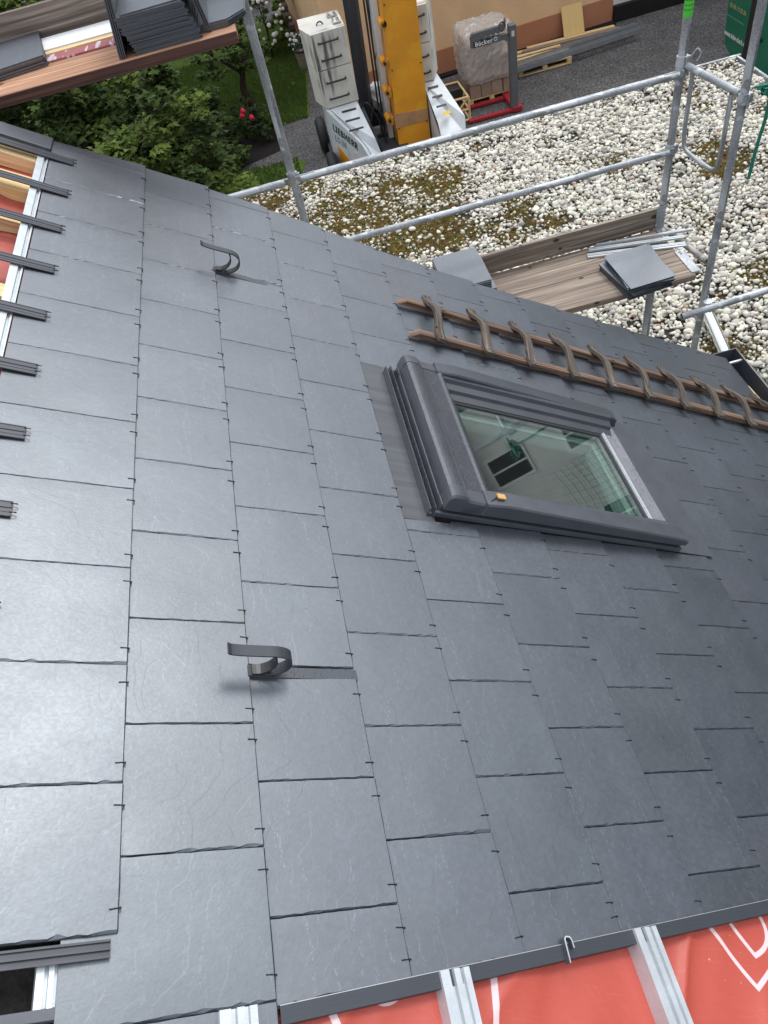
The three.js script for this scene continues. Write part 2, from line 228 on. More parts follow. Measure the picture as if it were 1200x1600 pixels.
function slateGeo(L, W, seed, o = {}) {
  // lower edge at x=0, upper end at x=-L; z from 0 to W (near edge dressed with chips)
  const r = RNG(seed * 7919 + 13), nx = 24, t = 0.0065, sl = 0.0085 / 0.3;
  const zs = [0, 0.0035, 0.16, 0.34, 0.52, 0.7, 0.86]; const far0 = o.far0 ?? 0, far1 = o.far1 ?? 0, near0 = o.near0 ?? 0, near1 = o.near1 ?? 0;
  const ph = r() * 100, chipA = o.plain ? 0.0012 : 0.002 + r() * 0.0045, rough = o.plain ? 0.0006 : 0.0014;
  const P = [], rows = zs.length + 2, rz = [];
  for (let i = 0; i <= nx; i++) {
    const fx = i === nx ? 1 : i / (nx - 1) * (1 - 0.0026 / L), xb = -L * (1 - fx);
    const f = far0 + (far1 - far0) * fx + (r() - 0.5) * rough, nr = W + near0 + (near1 - near0) * fx + (r() - 0.5) * rough;
    const chip = 0.0018 + chipA * Math.pow(Math.abs(Math.sin(ph + fx * 17 + 2 * Math.sin(fx * 9 + ph))), 1.4) * (0.35 + r() * 0.8);
    for (let j = 0; j < rows; j++) {
      let z, drop = 0;
      if (j === 0) { z = f; drop = 0.0001; } else if (j === 1) z = f + 0.003; else if (j < zs.length) z = f + (nr - f) * zs[j]; else if (j === zs.length) z = nr - chip; else { z = nr; drop = 0.0036; }
      let x = xb + (i === nx ? (r() - 0.5) * 0.0016 : 0);
      const hgt = 0.0085 + xb * sl + (n3(x * 9 + ph, z * 9, ph, 2) - 0.5) * 0.0022 - drop - (i === nx ? 0.0019 : 0);
      P.push([x, hgt, z]);
    }
  }
  const pos = [], uv = [], idx = [], ou = r() * 5, ov = r() * 5, fl = r() < 0.5 ? 1 : -1;
  const push = (p) => { pos.push(...p); uv.push((p[0] * fl + ou) / 1.2, (p[2] + ov) / 1.2); return pos.length / 3 - 1; };
  P.forEach(push);
  for (let i = 0; i < nx; i++) for (let j = 0; j < rows - 1; j++) { const a = i * rows + j, b = a + rows; idx.push(a, a + 1, b, b, a + 1, b + 1); }
  // skirt
  const ring = []; for (let j = 0; j < rows; j++) ring.push(j); for (let i = 1; i <= nx; i++) ring.push(i * rows + rows - 1); for (let j = rows - 2; j >= 0; j--) ring.push(nx * rows + j); for (let i = nx - 1; i > 0; i--) ring.push(i * rows);
  const top = ring.map(k => push(P[k])), bot = ring.map(k => push([P[k][0], P[k][1] - t, P[k][2]]));
  for (let k = 0; k < ring.length; k++) { const m = (k + 1) % ring.length; idx.push(top[k], bot[k], top[m], top[m], bot[k], bot[m]); }
  const c = [P[0], P[rows - 1], P[nx * rows + rows - 1], P[nx * rows]].map(p => push([p[0], p[1] - t, p[2]])); idx.push(c[0], c[2], c[1], c[0], c[3], c[2]);
  const g = new THREE.BufferGeometry(); g.setAttribute('position', new THREE.Float32BufferAttribute(pos, 3)); g.setAttribute('uv', new THREE.Float32BufferAttribute(uv, 2)); g.setIndex(idx); return toCreasedNormals(g, 0.14);
}
const hookGeo = merge([box(0.021, 0.0021, 0.0021, -0.0085, 0.0103, 0, 0.0007), box(0.0024, 0.011, 0.0024, 0.0028, 0.006, 0, 0.0008), box(0.006, 0.0022, 0.0022, 0.0008, 0.0105, 0.0022, 0.0006)]);
const jointGeo = box(0.36, 0.003, 0.05, 0, 0, 0, 0.001), plasticDark = plasticProfile;
let slateSeed = 1;
function addSlate(c, v0, v1, o = {}) {
  const uL = c * G, L = o.L ?? 0.4, gap = 0.0027;
  const m = part(roof, 'slate', slateGeo(L, v1 - v0 - gap, slateSeed++, { ...o, near0: 0, near1: 0, ...o }), slateMats[Math.floor(rnd() * 6)]);
  m.position.set(uL + rr(-0.0006, 0.0006), rr(-0.0003, 0.0004), v0 + gap / 2); m.rotation.y = rr(-0.0008, 0.0008);
  const W = v1 - v0;
  if (!o.noHooks) for (const z of [0.043 + rr(-0.004, 0.004), W - 0.043 + rr(-0.004, 0.004)]) if (W > 0.1) { const h = part(m, 'hook', hookGeo, wire); h.position.set(0, -0.0008, z); h.rotation.y = rr(-0.12, 0.12); }
  return m;
}
for (let c = 0; c <= 13; c++) {
  const phase = (c % 2 ? -0.4675 + 0.005 * c : 0.007 * c) * G, uU = (c - 1) * G, uL = c * G;
  const far = vEdge(uL - 0.15), fU = vEdge(Math.max(-0.45, uL - 0.4)) - far, fL = vEdge(uL) - far;
  let near = c === 0 ? 4.83 * G : c === 1 ? 1.66 : nEdge(uL - 0.15);
  const nU = c < 2 ? 0 : nEdge(uL - 0.4) - near, nL = c < 2 ? 0 : nEdge(uL) - near;
  let J = []; for (let k = -12; k <= 12; k++) J.push(phase + k * W0);
  if (c === 2) J = J.map(v => Math.abs(v + 1.152) < 0.05 ? -1.075 : v);
  J = J.filter(v => v > far + 0.07 && v < near - 0.05);
  for (const v of J) { if (c >= 4 && c <= 8 && v > WIN.v0 - 0.06 && v < WIN.v1 + 0.06) continue; const ch = part(roof, 'joint_channel', jointGeo, plasticDark); ch.position.set(uL - 0.196, -0.0105, v); ch.rotation.z = 0.028; }
  const E = [far, ...J, near];
  for (let i = 0; i < E.length - 1; i++) {
    let a = E[i], b = E[i + 1]; const o = {};
    if (i === 0) { o.far0 = fU; o.far1 = fL; o.plain = true; }
    if (i === E.length - 2) { o.near0 = nU; o.near1 = nL; }
    if (c === 2 && Math.abs(a - 0.876) < 0.03) { a += 0.014; }
    if (c === 2 && Math.abs(b - 0.876) < 0.03) { b -= 0.020; }
    if (c === 2 && Math.abs(a + 1.075) < 0.02) a += 0.012;
    if (c >= 4 && c <= 8) {
      const w0 = WIN.v0 - (c === 4 ? 0.04 : 0.012), w1 = WIN.v1 + (c === 4 ? 0.03 : 0.01);
      if (a >= w0 && b <= w1) continue;
      if (a < w0 && b > w0) { if (w0 - a < 0.03) continue; b = w0; }
      else if (b > w1 && a < w1) { if (b - w1 < 0.02) continue; a = w1; }
    }
    if (c === 5) { // the course under the head flashing keeps its full length
    }
    addSlate(c, a, b, o);
  }
}
// underlay below the slates
const memTex = (() => {
  const cv = document.createElement('canvas'); cv.width = 2048; cv.height = 1024; const x = cv.getContext('2d');
  x.fillStyle = 'rgb(196,88,74)'; x.fillRect(0, 0, 2048, 1024); const r = RNG(91);
  for (let i = 0; i < 5200; i++) { const a = r(); x.strokeStyle = a < 0.5 ? 'rgba(220,112,100,0.22)' : 'rgba(176,72,62,0.2)'; x.lineWidth = 0.6 + r() * 1.4; const px = r() * 2048, py = r() * 1024, l = 10 + r() * 60, an = r() < 0.5 ? 1.1 + r() * 0.15 : 0.1 + r() * 0.2; x.beginPath(); x.moveTo(px, py); x.lineTo(px + Math.cos(an) * l, py + Math.sin(an) * l); x.stroke(); }
  const S = 2048 / 2.2, X = u => (u - 0.05 - 0.2) * S, Y = v => (v - 1.4) * S; // patch u 0.2..2.4, v 1.4..2.5
  x.strokeStyle = 'rgba(240,222,226,0.92)'; x.lineJoin = 'miter'; x.lineWidth = 0.0125 * S;
  const pl = p => { x.beginPath(); p.forEach(([u, v], i) => i ? x.lineTo(X(u), Y(v)) : x.moveTo(X(u), Y(v))); x.stroke(); };
  pl([[1.50, 1.44], [1.585, 1.605], [1.652, 1.738], [1.80, 1.675], [1.93, 1.62]]); 
  x.beginPath(); x.moveTo(X(1.585), Y(1.44)); x.lineTo(X(1.665), Y(1.60)); x.lineTo(X(1.698), Y(1.668)); x.quadraticCurveTo(X(1.78), Y(1.655), X(1.785), Y(1.60)); x.quadraticCurveTo(X(1.785), Y(1.52), X(1.70), Y(1.44)); x.stroke();
  x.lineWidth = 0.016 * S; x.beginPath(); x.ellipse(X(0.60), Y(1.52), 0.07 * S, 0.108 * S, 0.12, 0, 6.3); x.stroke();
  pl([[0.40, 1.42], [0.475, 1.66], [0.60, 1.80], [0.82, 1.76], [0.9, 1.5]]);
  for (let i = 0; i < 260; i++) { x.fillStyle = 'rgba(246,214,206,' + (0.4 + r() * 0.5) + ')'; x.beginPath(); x.arc(r() * 2048, r() * 1024, 0.7 + r() * 1.7, 0, 7); x.fill(); }
  const t = new THREE.CanvasTexture(cv); t.colorSpace = THREE.SRGBColorSpace; t.flipY = false; t.anisotropy = 8; return t;
})();
const memPlain = M([0.52, 0.105, 0.075], { map: rep(coatTex, 1), roughness: 0.5 });
const memPrint = M([0.86, 0.86, 0.86], { map: memTex, roughness: 0.48, ior: 1.5 });
function sheet(u0, u1, v0, v1, nu, nv, h, amp, mat, uvf, seed = 0, freq = 3) {
  const g = new THREE.PlaneGeometry(u1 - u0, v1 - v0, nu, nv).rotateX(-Math.PI / 2).translate((u0 + u1) / 2, h, (v0 + v1) / 2), p = g.attributes.position, uv = g.attributes.uv;
  for (let i = 0; i < p.count; i++) {
    const x = p.getX(i), z = p.getZ(i);
    if (amp) { const r1 = 1 - Math.abs(2 * fbm(x * freq + z * freq * 0.7 + 40, (z - x * 0.6) * freq * 0.28 + 20, 4096, seed, 3) - 1); p.setY(i, h + amp * (Math.pow(r1, 5) * 1.4 - 0.3) + amp * 1.2 * (fbm(x * 2 + 9, z * 2 + 9, 4096, seed + 50, 2) - 0.5)); }
    const q = uvf ? uvf(x, z) : [x, z]; uv.setXY(i, q[0], q[1]);
  }
  g.computeVertexNormals(); return part(roof, 'membrane', g, mat);
}
sheet(0.2, 2.4, 1.4, 2.5, 190, 100, -0.022, 0.013, memPrint, (x, z) => [(x - 0.2) / 2.2, (z - 1.4) / 1.1], 5, 4.2);
sheet(-1.0, 0.2, -1.79, 2.5, 60, 200, -0.085, 0.016, memPlain, null, 15, 3.5);
sheet(0.2, 1.04, -1.66, 1.4, 4, 4, -0.09, 0, memPlain); sheet(2.23, 3.86, -1.66, 1.4, 4, 4, -0.09, 0, memPlain);
sheet(1.04, 2.23, -1.66, -0.57, 4, 4, -0.09, 0, memPlain); sheet(1.04, 2.23, 0.19, 1.4, 4, 4, -0.09, 0, memPlain);
sheet(2.4, 3.86, 1.4, 2.5, 4, 4, -0.085, 0, memPlain);
// battens up the slope in the uncovered strip by the ridge
for (const [v0, v1, h] of [[-1.66, -1.60, -0.02], [-1.47, -1.335, -0.03], [-1.13, -1.075, -0.03], [-0.65, -0.57, -0.03], [-0.12, -0.06, -0.03], [0.42, 0.48, -0.03]]) part(roof, 'batten', bx(-0.98, -0.405, -0.084, h, v0, v1, 0.003, 'x', v0 * 3), woodFresh);
// long metal rail that carries the next course
const railProfile = (w, h0, h1) => [[0, h0], [0, h1], [w * 0.30, h1], [w * 0.32, h1 - 0.010], [w * 0.44, h1 - 0.010], [w * 0.46, h1 + 0.001], [w * 0.66, h1 + 0.001], [w * 0.68, h1 - 0.008], [w * 0.78, h1 - 0.008], [w * 0.80, h1], [w, h1], [w, h0]];
const railGeo = (u, v0, v1, w, h0, h1) => muv(extr(railProfile(w, h0, h1), v1 - v0).translate(u, 0, v0), 'z');
part(roof, 'rail', muv(extr([[0, -0.03], [0, 0.0], [0.026, 0.0], [0.028, -0.012], [0.034, -0.012], [0.036, -0.004], [0.042, -0.004], [0.042, -0.03]], 3.05).translate(-0.447, 0.0, -1.70), 'z'), galvNew);
// joint channels waiting for the next course
for (let k = 0; k < 9; k++) {
  const v = -1.643 + k * 0.2945 + (k > 7 ? 0.02 : 0), ch = part(roof, 'joint_channel', muv(extr([[-0.026, 0], [-0.026, 0.0045], [-0.023, 0.0045], [-0.022, 0.0028], [-0.013, 0.0028], [-0.012, 0.0042], [-0.002, 0.0042], [-0.001, 0.0015], [0.003, 0.0015], [0.004, 0.0042], [0.012, 0.0042], [0.013, 0.0028], [0.022, 0.0028], [0.023, 0.0045], [0.026, 0.0045], [0.026, 0]].map(([z, y]) => [-z, y]), 0.62).rotateY(-Math.PI / 2), 'x'), plasticProfile);
  ch.position.set(-0.304, 0.003 + rr(0, 0.002), v); ch.rotation.y = rr(-0.02, 0.02); ch.rotation.z = -0.012;
  for (const s of [-0.015, 0.015]) part(ch, 'wire_hook', tube([[-0.004, 0.004, s - 0.003], [0.008, 0.006, s - 0.003], [0.012, 0.008, s], [0.008, 0.011, s + 0.003], [-0.006, 0.012, s + 0.003]], 0.0012, 12, 5), wire);
}
// verge trim beyond the ridge strip
part(roof, 'verge_trim', bx(-1.0, -0.402, -0.07, 0.016, -1.80, -1.685, 0.004), coatDry);
part(roof, 'verge_trim', bx(-0.40, 3.86, -0.10, -0.03, -1.66, -1.64, 0.004), coatDry);
// open corner: channel, rail stub, dark underlay, flange
part(roof, 'joint_channel', muv(extr([[0, 0], [0, 0.008], [0.004, 0.008], [0.005, 0.003], [0.013, 0.003], [0.014, 0.009], [0.018, 0.009], [0.019, 0.003], [0.026, 0.003], [0.027, 0.008], [0.031, 0.008], [0.031, 0]], 0.42).rotateY(-Math.PI / 2), 'x'), plasticProfile).position.set(-0.013, 0.004, 1.458);
part(roof, 'underlay', muv(bx(-0.6, 0.0, -0.075, -0.06, 1.40, 1.70, 0.002)), M([0.055, 0.045, 0.04], { map: groundMap, roughness: 0.9 }));
part(roof, 'rail', railGeo(-0.136, 1.47, 1.553, 0.046, -0.05, -0.005), galvNew);
part(roof, 'flange', bx(-0.6, -0.09, -0.03, -0.004, 1.552, 1.572, 0.002), coatDry); part(roof, 'flange', bx(-0.6, -0.09, -0.055, -0.03, 1.573, 1.70, 0.002), coatDry);
// flashing along the near edge: top leaf, fold-down, raw cut edge
{
  const seg = [[0.304, 1.005], [1.008, 2.6], [2.603, 3.85]];
  for (const [a, b] of seg) {
    const mk = (d0, d1, h0, h1) => { const g = bx(a, b, h0, h1, 0, 1, 0.0015, 'x'); const p = g.attributes.position; for (let i = 0; i < p.count; i++) { const z = p.getZ(i); p.setZ(i, nEdge(p.getX(i)) + d0 + (d1 - d0) * z); } g.computeVertexNormals(); return g; };
    const fl = part(roof, 'edge_flashing', merge([mk(-0.004, 0.027, 0.0085, 0.0105), mk(0.0255, 0.0275, -0.035, 0.0085)]), coatFlash);
    part(fl, 'cut_edge', mk(-0.0056, -0.0042, 0.0090, 0.0108), M([0.5, 0.5, 0.5], { roughness: 0.4, metalness: 0.5 }));
  }
  // open end of the standing seam
  const prof = [[0, 0], [0.004, 0.05], [0.010, 0.055], [0.022, 0.053], [0.026, 0.046], [0.026, 0.028], [0.0235, 0.028], [0.0235, 0.045], [0.020, 0.050], [0.011, 0.052], [0.007, 0.048], [0.0025, 0]];
  const sg = part(roof, 'seam_end', muv(extr(prof, 0.016), 'z'), coatDry); sg.position.set(1.001, 0.0095, nEdge(1) + 0.036); sg.rotation.x = -Math.PI / 2;
  part(sg, 'cut_edge', muv(extr(prof, 0.0012).translate(0, 0, 0.0161), 'z'), galvNew);
}
for (const u of [0.184, 0.663, 1.232, 1.80, 2.37]) part(roof, 'rail', railGeo(u, u < 0.3 ? 1.600 : nEdge(u) - 0.004, 2.5, 0.073, -0.05, 0.0185), galvNew);
// metal sheets round the roof window
part(roof, 'window_flashing', bx(0.885, 1.03, -0.001, 0.0035, -0.64, 0.245, 0.0012, 'z'), M([0.14, 0.145, 0.155], { map: tex(256, 256, (x, y) => { const v = 0.9 + 0.2 * (fbm(x * 64, y * 3, 64 * 1, 771, 3) - 0.5); return [v, v, v]; }), roughness: 0.34, metalness: 0.35 }));
part(roof, 'window_flashing', merge([bx(2.2, 2.44, 0.010, 0.0125, -0.63, 0.225, 0.0012), bx(2.38, 2.465, 0.0095, 0.012, -0.60, -0.48, 0.001)]), coatDry);
// gutter at the eave
{
  const gut = thing('gutter', 'dark metal box gutter along the eave below the slates', 'gutter');
  const u = 3.88, o = rp(u, 0, -0.03), g = extr([[0, 0], [0, -0.13], [0.17, -0.13], [0.17, 0.02], [0.16, 0.02], [0.16, -0.122], [0.008, -0.122], [0.008, 0]], 4.3);
  part(gut, 'trough', muv(g.translate(o.x - 0.02, o.y, -1.80), 'z'), coatDry); part(gut, 'end_cap', bx(o.x - 0.02, o.x + 0.155, o.y - 0.13, o.y + 0.01, -1.812, -1.802, 0.002), coatDry);
  part(gut, 'bracket', bx(o.x - 0.015, o.x + 0.15, o.y - 0.012, o.y + 0.004, -1.70, -1.685, 0.002), galv);
  const t = solo('timber_offcut', muv(new RoundedBoxGeometry(0.05, 0.05, 0.55, 1, 0.003), 'z'), wm(wFresh), 'short fresh yellow timber lying in the dark eave gutter', 'timber'); t.position.set(o.x + 0.07, o.y - 0.06, -1.20); t.rotation.y = 0.05;
}
// ------------------------------------------------------------------ house body below the roof
{
  const h = thing('house', 'cream rendered gable house carrying the slate roof', 'house');
  const ridge = [-0.83, 0.45], eR = [3.05, -2.19], eL = [-4.7, -2.19];
  const gable = new THREE.Shape([[eL[0], GY], [eR[0], GY], eR, ridge, eL].map(p => new THREE.Vector2(...p)));
  const gg = z => muv(new THREE.ExtrudeGeometry(gable, { depth: 0.22, bevelEnabled: false }).translate(0, 0, z), 'x');
  part(h, 'wall', gg(-1.62), whitePlaster); part(h, 'wall', gg(2.45), whitePlaster);
  part(h, 'wall', bx(2.9, 3.04, GY, -2.25, -1.39, 2.44, 0.004), whitePlaster); part(h, 'wall', bx(-4.69, -4.5, GY, -2.2, -1.39, 2.44, 0.004), whitePlaster);
  part(h, 'floor', bx(-4.49, 2.89, -2.6, -2.45, -1.39, 2.44, 0.004), woodFresh);
  const back = part(h, 'roof', bx(-4.75, 0, -0.06, 0, -1.75, 2.6, 0.004), slateMats[0]); back.position.set(-0.83, 0.5, 0); back.rotation.z = PITCH;
}

// ------------------------------------------------------------------ roof window
{
  const w = thing('roof_window', 'dark grey framed roof window with wet hood and green tinted pane', 'roof window'); w.rotation.z = -PITCH;
  const X0 = 1.04, X1 = 2.235, Z0 = -0.585, Z1 = 0.205;
  // fixed outer frame, four members
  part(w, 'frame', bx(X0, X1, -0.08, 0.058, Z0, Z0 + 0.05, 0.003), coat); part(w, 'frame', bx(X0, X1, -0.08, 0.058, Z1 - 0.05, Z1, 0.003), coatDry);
  part(w, 'frame', bx(X0, X0 + 0.05, -0.08, 0.055, Z0 + 0.051, Z1 - 0.051, 0.003), coatDry); part(w, 'frame', bx(X1 - 0.05, X1, -0.08, 0.048, Z0 + 0.051, Z1 - 0.051, 0.003), coatDry);
  // head profile with two ribs left of the hood
  part(w, 'head_profile', muv(extr([[0, 0.004], [0, 0.040], [0.004, 0.040], [0.006, 0.014], [0.018, 0.014], [0.020, 0.046], [0.024, 0.046], [0.026, 0.018], [0.036, 0.018], [0.036, 0.004]], 0.815).translate(0.998, 0, -0.598), 'z'), coatHood);
  part(w, 'lower_profile', bx(1.02, 2.235, 0.006, 0.030, 0.206, 0.222, 0.004), coatDry);
  part(w, 'lower_profile', bx(1.02, 2.235, 0.006, 0.030, -0.602, -0.586, 0.004), coatDry);
  // hood
  const hp = [[1.044, 0.05], [1.045, 0.098], [1.050, 0.113], [1.061, 0.121], [1.076, 0.122], [1.104, 0.1195], [1.116, 0.113], [1.128, 0.1055], [1.140, 0.1045], [1.205, 0.101], [1.213, 0.109], [1.222, 0.107], [1.226, 0.098], [1.226, 0.05]];
  const hood = part(w, 'hood', muv(toCreasedNormals(extr(hp, 0.705).translate(0, 0, -0.545), 0.5), 'z'), coatHood);
  for (const s of [0, 1]) { // shaped end caps that slope down to the side covers
    const a = s ? 0.1605 : -0.5455, d = s ? 1 : -1, prof = hp.map(([x, y]) => [x - 0.001, y + 0.0015]), rows = [[0, 1], [0.036, 0.99], [0.050, 0.95], [0.058, 0.84], [0.060, 0.6], [0.060, 0.25]], v = [], id = [];
    rows.forEach(([dz, k]) => prof.forEach(([x, y]) => v.push(1.135 + (x - 1.135) * (0.96 + 0.04 * k) + (1 - k) * 0.008, 0.045 + (y - 0.045) * k, a + d * dz)));
    const n = prof.length; for (let i = 0; i < rows.length - 1; i++) for (let j = 0; j < n - 1; j++) { const p = i * n + j; s ? id.push(p, p + n, p + 1, p + 1, p + n, p + n + 1) : id.push(p, p + 1, p + n, p + 1, p + n + 1, p + n); }
    for (let j = 1; j < n - 1; j++) { const b = (rows.length - 1) * n; s ? id.push(b, b + j + 1, b + j) : id.push(b, b + j, b + j + 1); }
    const g = new THREE.BufferGeometry(); g.setAttribute('position', new THREE.Float32BufferAttribute(v, 3)); g.setIndex(id); g.computeVertexNormals(); part(hood, 'end_cap', muv(toCreasedNormals(g, 0.45), 'x'), coatDry);
  }
  // side covers, thick at the hood and flat at the foot
  const side = (zo, zi) => { const s = zo > zi ? 1 : -1; const pts = [[1.20, 0.048], [1.20, 0.108], [1.30, 0.116], [2.20, 0.088], [2.232, 0.078], [2.236, 0.052], [2.20, 0.046]]; const d = Math.abs(zo - zi); return muv(toCreasedNormals(extr(pts, d, 0.006).translate(0, 0, Math.min(zo, zi)), 0.4), 'x'); };
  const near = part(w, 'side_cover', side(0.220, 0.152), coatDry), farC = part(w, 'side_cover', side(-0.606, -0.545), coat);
  // sash inside
  const sx0 = 1.232, sx1 = 2.165, sz0 = -0.53, sz1 = 0.15, ph = 0.046;
  part(w, 'sash', muv(extr([[0, 0.03], [0, 0.098], [0.02, 0.098], [0.028, 0.082], [0.06, 0.074], [0.066, 0.060], [0.10, 0.052], [0.10, 0.03]], sx1 - sx0).rotateY(-Math.PI / 2).translate(sx1, 0, -0.542), 'x'), coat);
  part(w, 'sash', muv(extr([[0, 0.03], [0, 0.085], [0.03, 0.080], [0.05, 0.056], [0.05, 0.03]].map(([z, y]) => [-z, y]), sx1 - sx0).rotateY(-Math.PI / 2).translate(sx1, 0, 0.150), 'x'), coatDry);
  part(w, 'sash', bx(1.228, 1.275, 0.03, 0.062, -0.44, 0.10, 0.003), coatDark);
  const foot = part(w, 'sash', merge([bx(2.095, 2.125, 0.03, 0.058, -0.44, 0.149, 0.004), bx(2.126, 2.205, 0.03, 0.052, -0.53, 0.149, 0.006)]), M([0.40, 0.40, 0.43], { map: rep(coatTex, 2), roughness: 0.25, metalness: 0.3, bumpMap: rep(dropBump, 3.5), bumpScale: 0.008 }));
  part(foot, 'weather_strip', bx(2.100, 2.108, 0.0575, 0.062, -0.44, 0.147, 0.001), galvNew);
  part(w, 'gasket', merge([bx(1.276, 2.094, 0.036, 0.050, -0.441, -0.425, 0.002), bx(1.276, 2.094, 0.036, 0.050, 0.085, 0.099, 0.002), bx(1.276, 1.288, 0.036, 0.049, -0.424, 0.084, 0.002), bx(2.080, 2.094, 0.036, 0.049, -0.424, 0.084, 0.002)]), rubber);
  const glass = M([0.93, 0.98, 0.96], { transmission: 1, roughness: 0.0, ior: 2.5, thickness: 0 });
  part(w, 'pane', bx(1.280, 2.090, 0.0430, 0.0432, -0.432, 0.09, 0.00005), glass);
  part(w, 'pane', bx(1.280, 2.090, 0.0230, 0.0232, -0.432, 0.09, 0.00005), glass);
  part(w, 'spacer', merge([bx(1.285, 2.085, 0.0245, 0.0415, -0.430, -0.424, 0.001), bx(1.285, 2.085, 0.0245, 0.0415, 0.082, 0.088, 0.001), bx(1.285, 1.291, 0.0245, 0.0415, -0.423, 0.081, 0.001), bx(2.079, 2.085, 0.0245, 0.0415, -0.423, 0.081, 0.001)]), M([0.5, 0.52, 0.52], { roughness: 0.35, metalness: 0.6 }));
  // inner frame below the pane, attic open behind it
  part(w, 'inner_frame', merge([bx(1.279, 2.091, -0.06, 0.006, -0.433, -0.395, 0.004), bx(1.279, 2.091, -0.06, 0.006, 0.055, 0.091, 0.004), bx(1.279, 1.318, -0.06, 0.006, -0.394, 0.054, 0.004), bx(2.052, 2.091, -0.06, 0.006, -0.394, 0.054, 0.004)]), M([0.75, 0.8, 0.77], { roughness: 0.4 }));
  // little rain sensor with its cable
  const se = part(w, 'rain_sensor', box(0.034, 0.008, 0.024, 1.262, 0.122, 0.185, 0.002), M([0.62, 0.36, 0.12], { roughness: 0.5 })); se.rotation.y = 0.0;
  part(w, 'cable', tube([[1.245, 0.118, 0.187], [1.225, 0.112, 0.20], [1.20, 0.098, 0.216], [1.17, 0.075, 0.226], [1.12, 0.06, 0.228]], 0.0022, 24, 6), rubber);
}

// ------------------------------------------------------------------ roof ladder
{
  const l = thing('roof_ladder', 'weathered brown wooden roof ladder with curved rungs lying on the slates', 'ladder'); l.rotation.z = -PITCH;
  for (const [v0, u0] of [[-1.215, 1.198], [-0.935, 1.205]]) {
    const pts = [[u0 - 0.0, 0.013], [u0 + 0.045, 0.041], [4.6, 0.041], [4.6, 0.012]];
    const m = part(l, 'rail', muv(toCreasedNormals(extr(pts, 0.034, 0.0022), 0.3), 'x', 1, v0 * 2), woodRail); m.position.set(0, 0.004, v0 - 0.017); m.rotation.y = v0 < -1 ? -0.012 : 0.002;
  }
  const rung = () => {
    const N = 26, w = 0.0205 * rr(0.95, 1.08), t = 0.0105, v = [], id = [], bl = rr(0.88, 1.14), sk = rr(-0.05, 0.05), tw = rr(-0.002, 0.002);
    for (let i = 0; i <= N; i++) {
      const f = i / N, z = -0.185 + 0.37 * f, e = Math.pow(Math.sin(Math.PI * clamp((f - 0.1 + sk * f * (1 - f)) / 0.8)), 1.3) , y = 0.059 + 0.036 * e * bl, xo = 0.006 * Math.sin(f * 6.283) + tw * Math.sin(f * 9), ww = w * (0.86 + 0.25 * Math.abs(Math.cos(Math.PI * f)));
      for (const [a, b] of [[-1, -0.8], [-0.8, -1], [0.8, -1], [1, -0.8], [1, 0.8], [0.8, 1], [-0.8, 1], [-1, 0.8]]) v.push(xo + a * ww + (hash(i, 3, 7) - 0.5) * 0.001, y + b * t, z);
    }
    const n = 8; for (let i = 0; i < N; i++) for (let j = 0; j < n; j++) { const a = i * n + j, b = i * n + (j + 1) % n; id.push(a, b, a + n, b, b + n, a + n); }
    for (let j = 1; j < n - 1; j++) { id.push(0, j + 1, j); const b = N * n; id.push(b, b + j, b + j + 1); }
    const g = new THREE.BufferGeometry(); g.setAttribute('position', new THREE.Float32BufferAttribute(v, 3)); g.setIndex(id); g.computeVertexNormals(); return muv(toCreasedNormals(g, 0.7), 'z', 1.3, rnd() * 3);
  };
  for (let i = 0; i < 12; i++) {
    const m = part(l, 'rung', rung(), woodDark); m.position.set(1.352 + i * 0.2665 + rr(-0.004, 0.004), -0.004, -1.073 + i * 0.003); m.rotation.y = rr(-0.03, 0.05);
    for (const z of [-0.168, 0.168]) for (const x of [-0.008, 0.008]) { const b = part(m, 'bolt', new THREE.CylinderGeometry(0.0038, 0.0038, 0.004, 8), blackPl); b.position.set(x, 0.0695, z + x * 0.6); }
  }
}
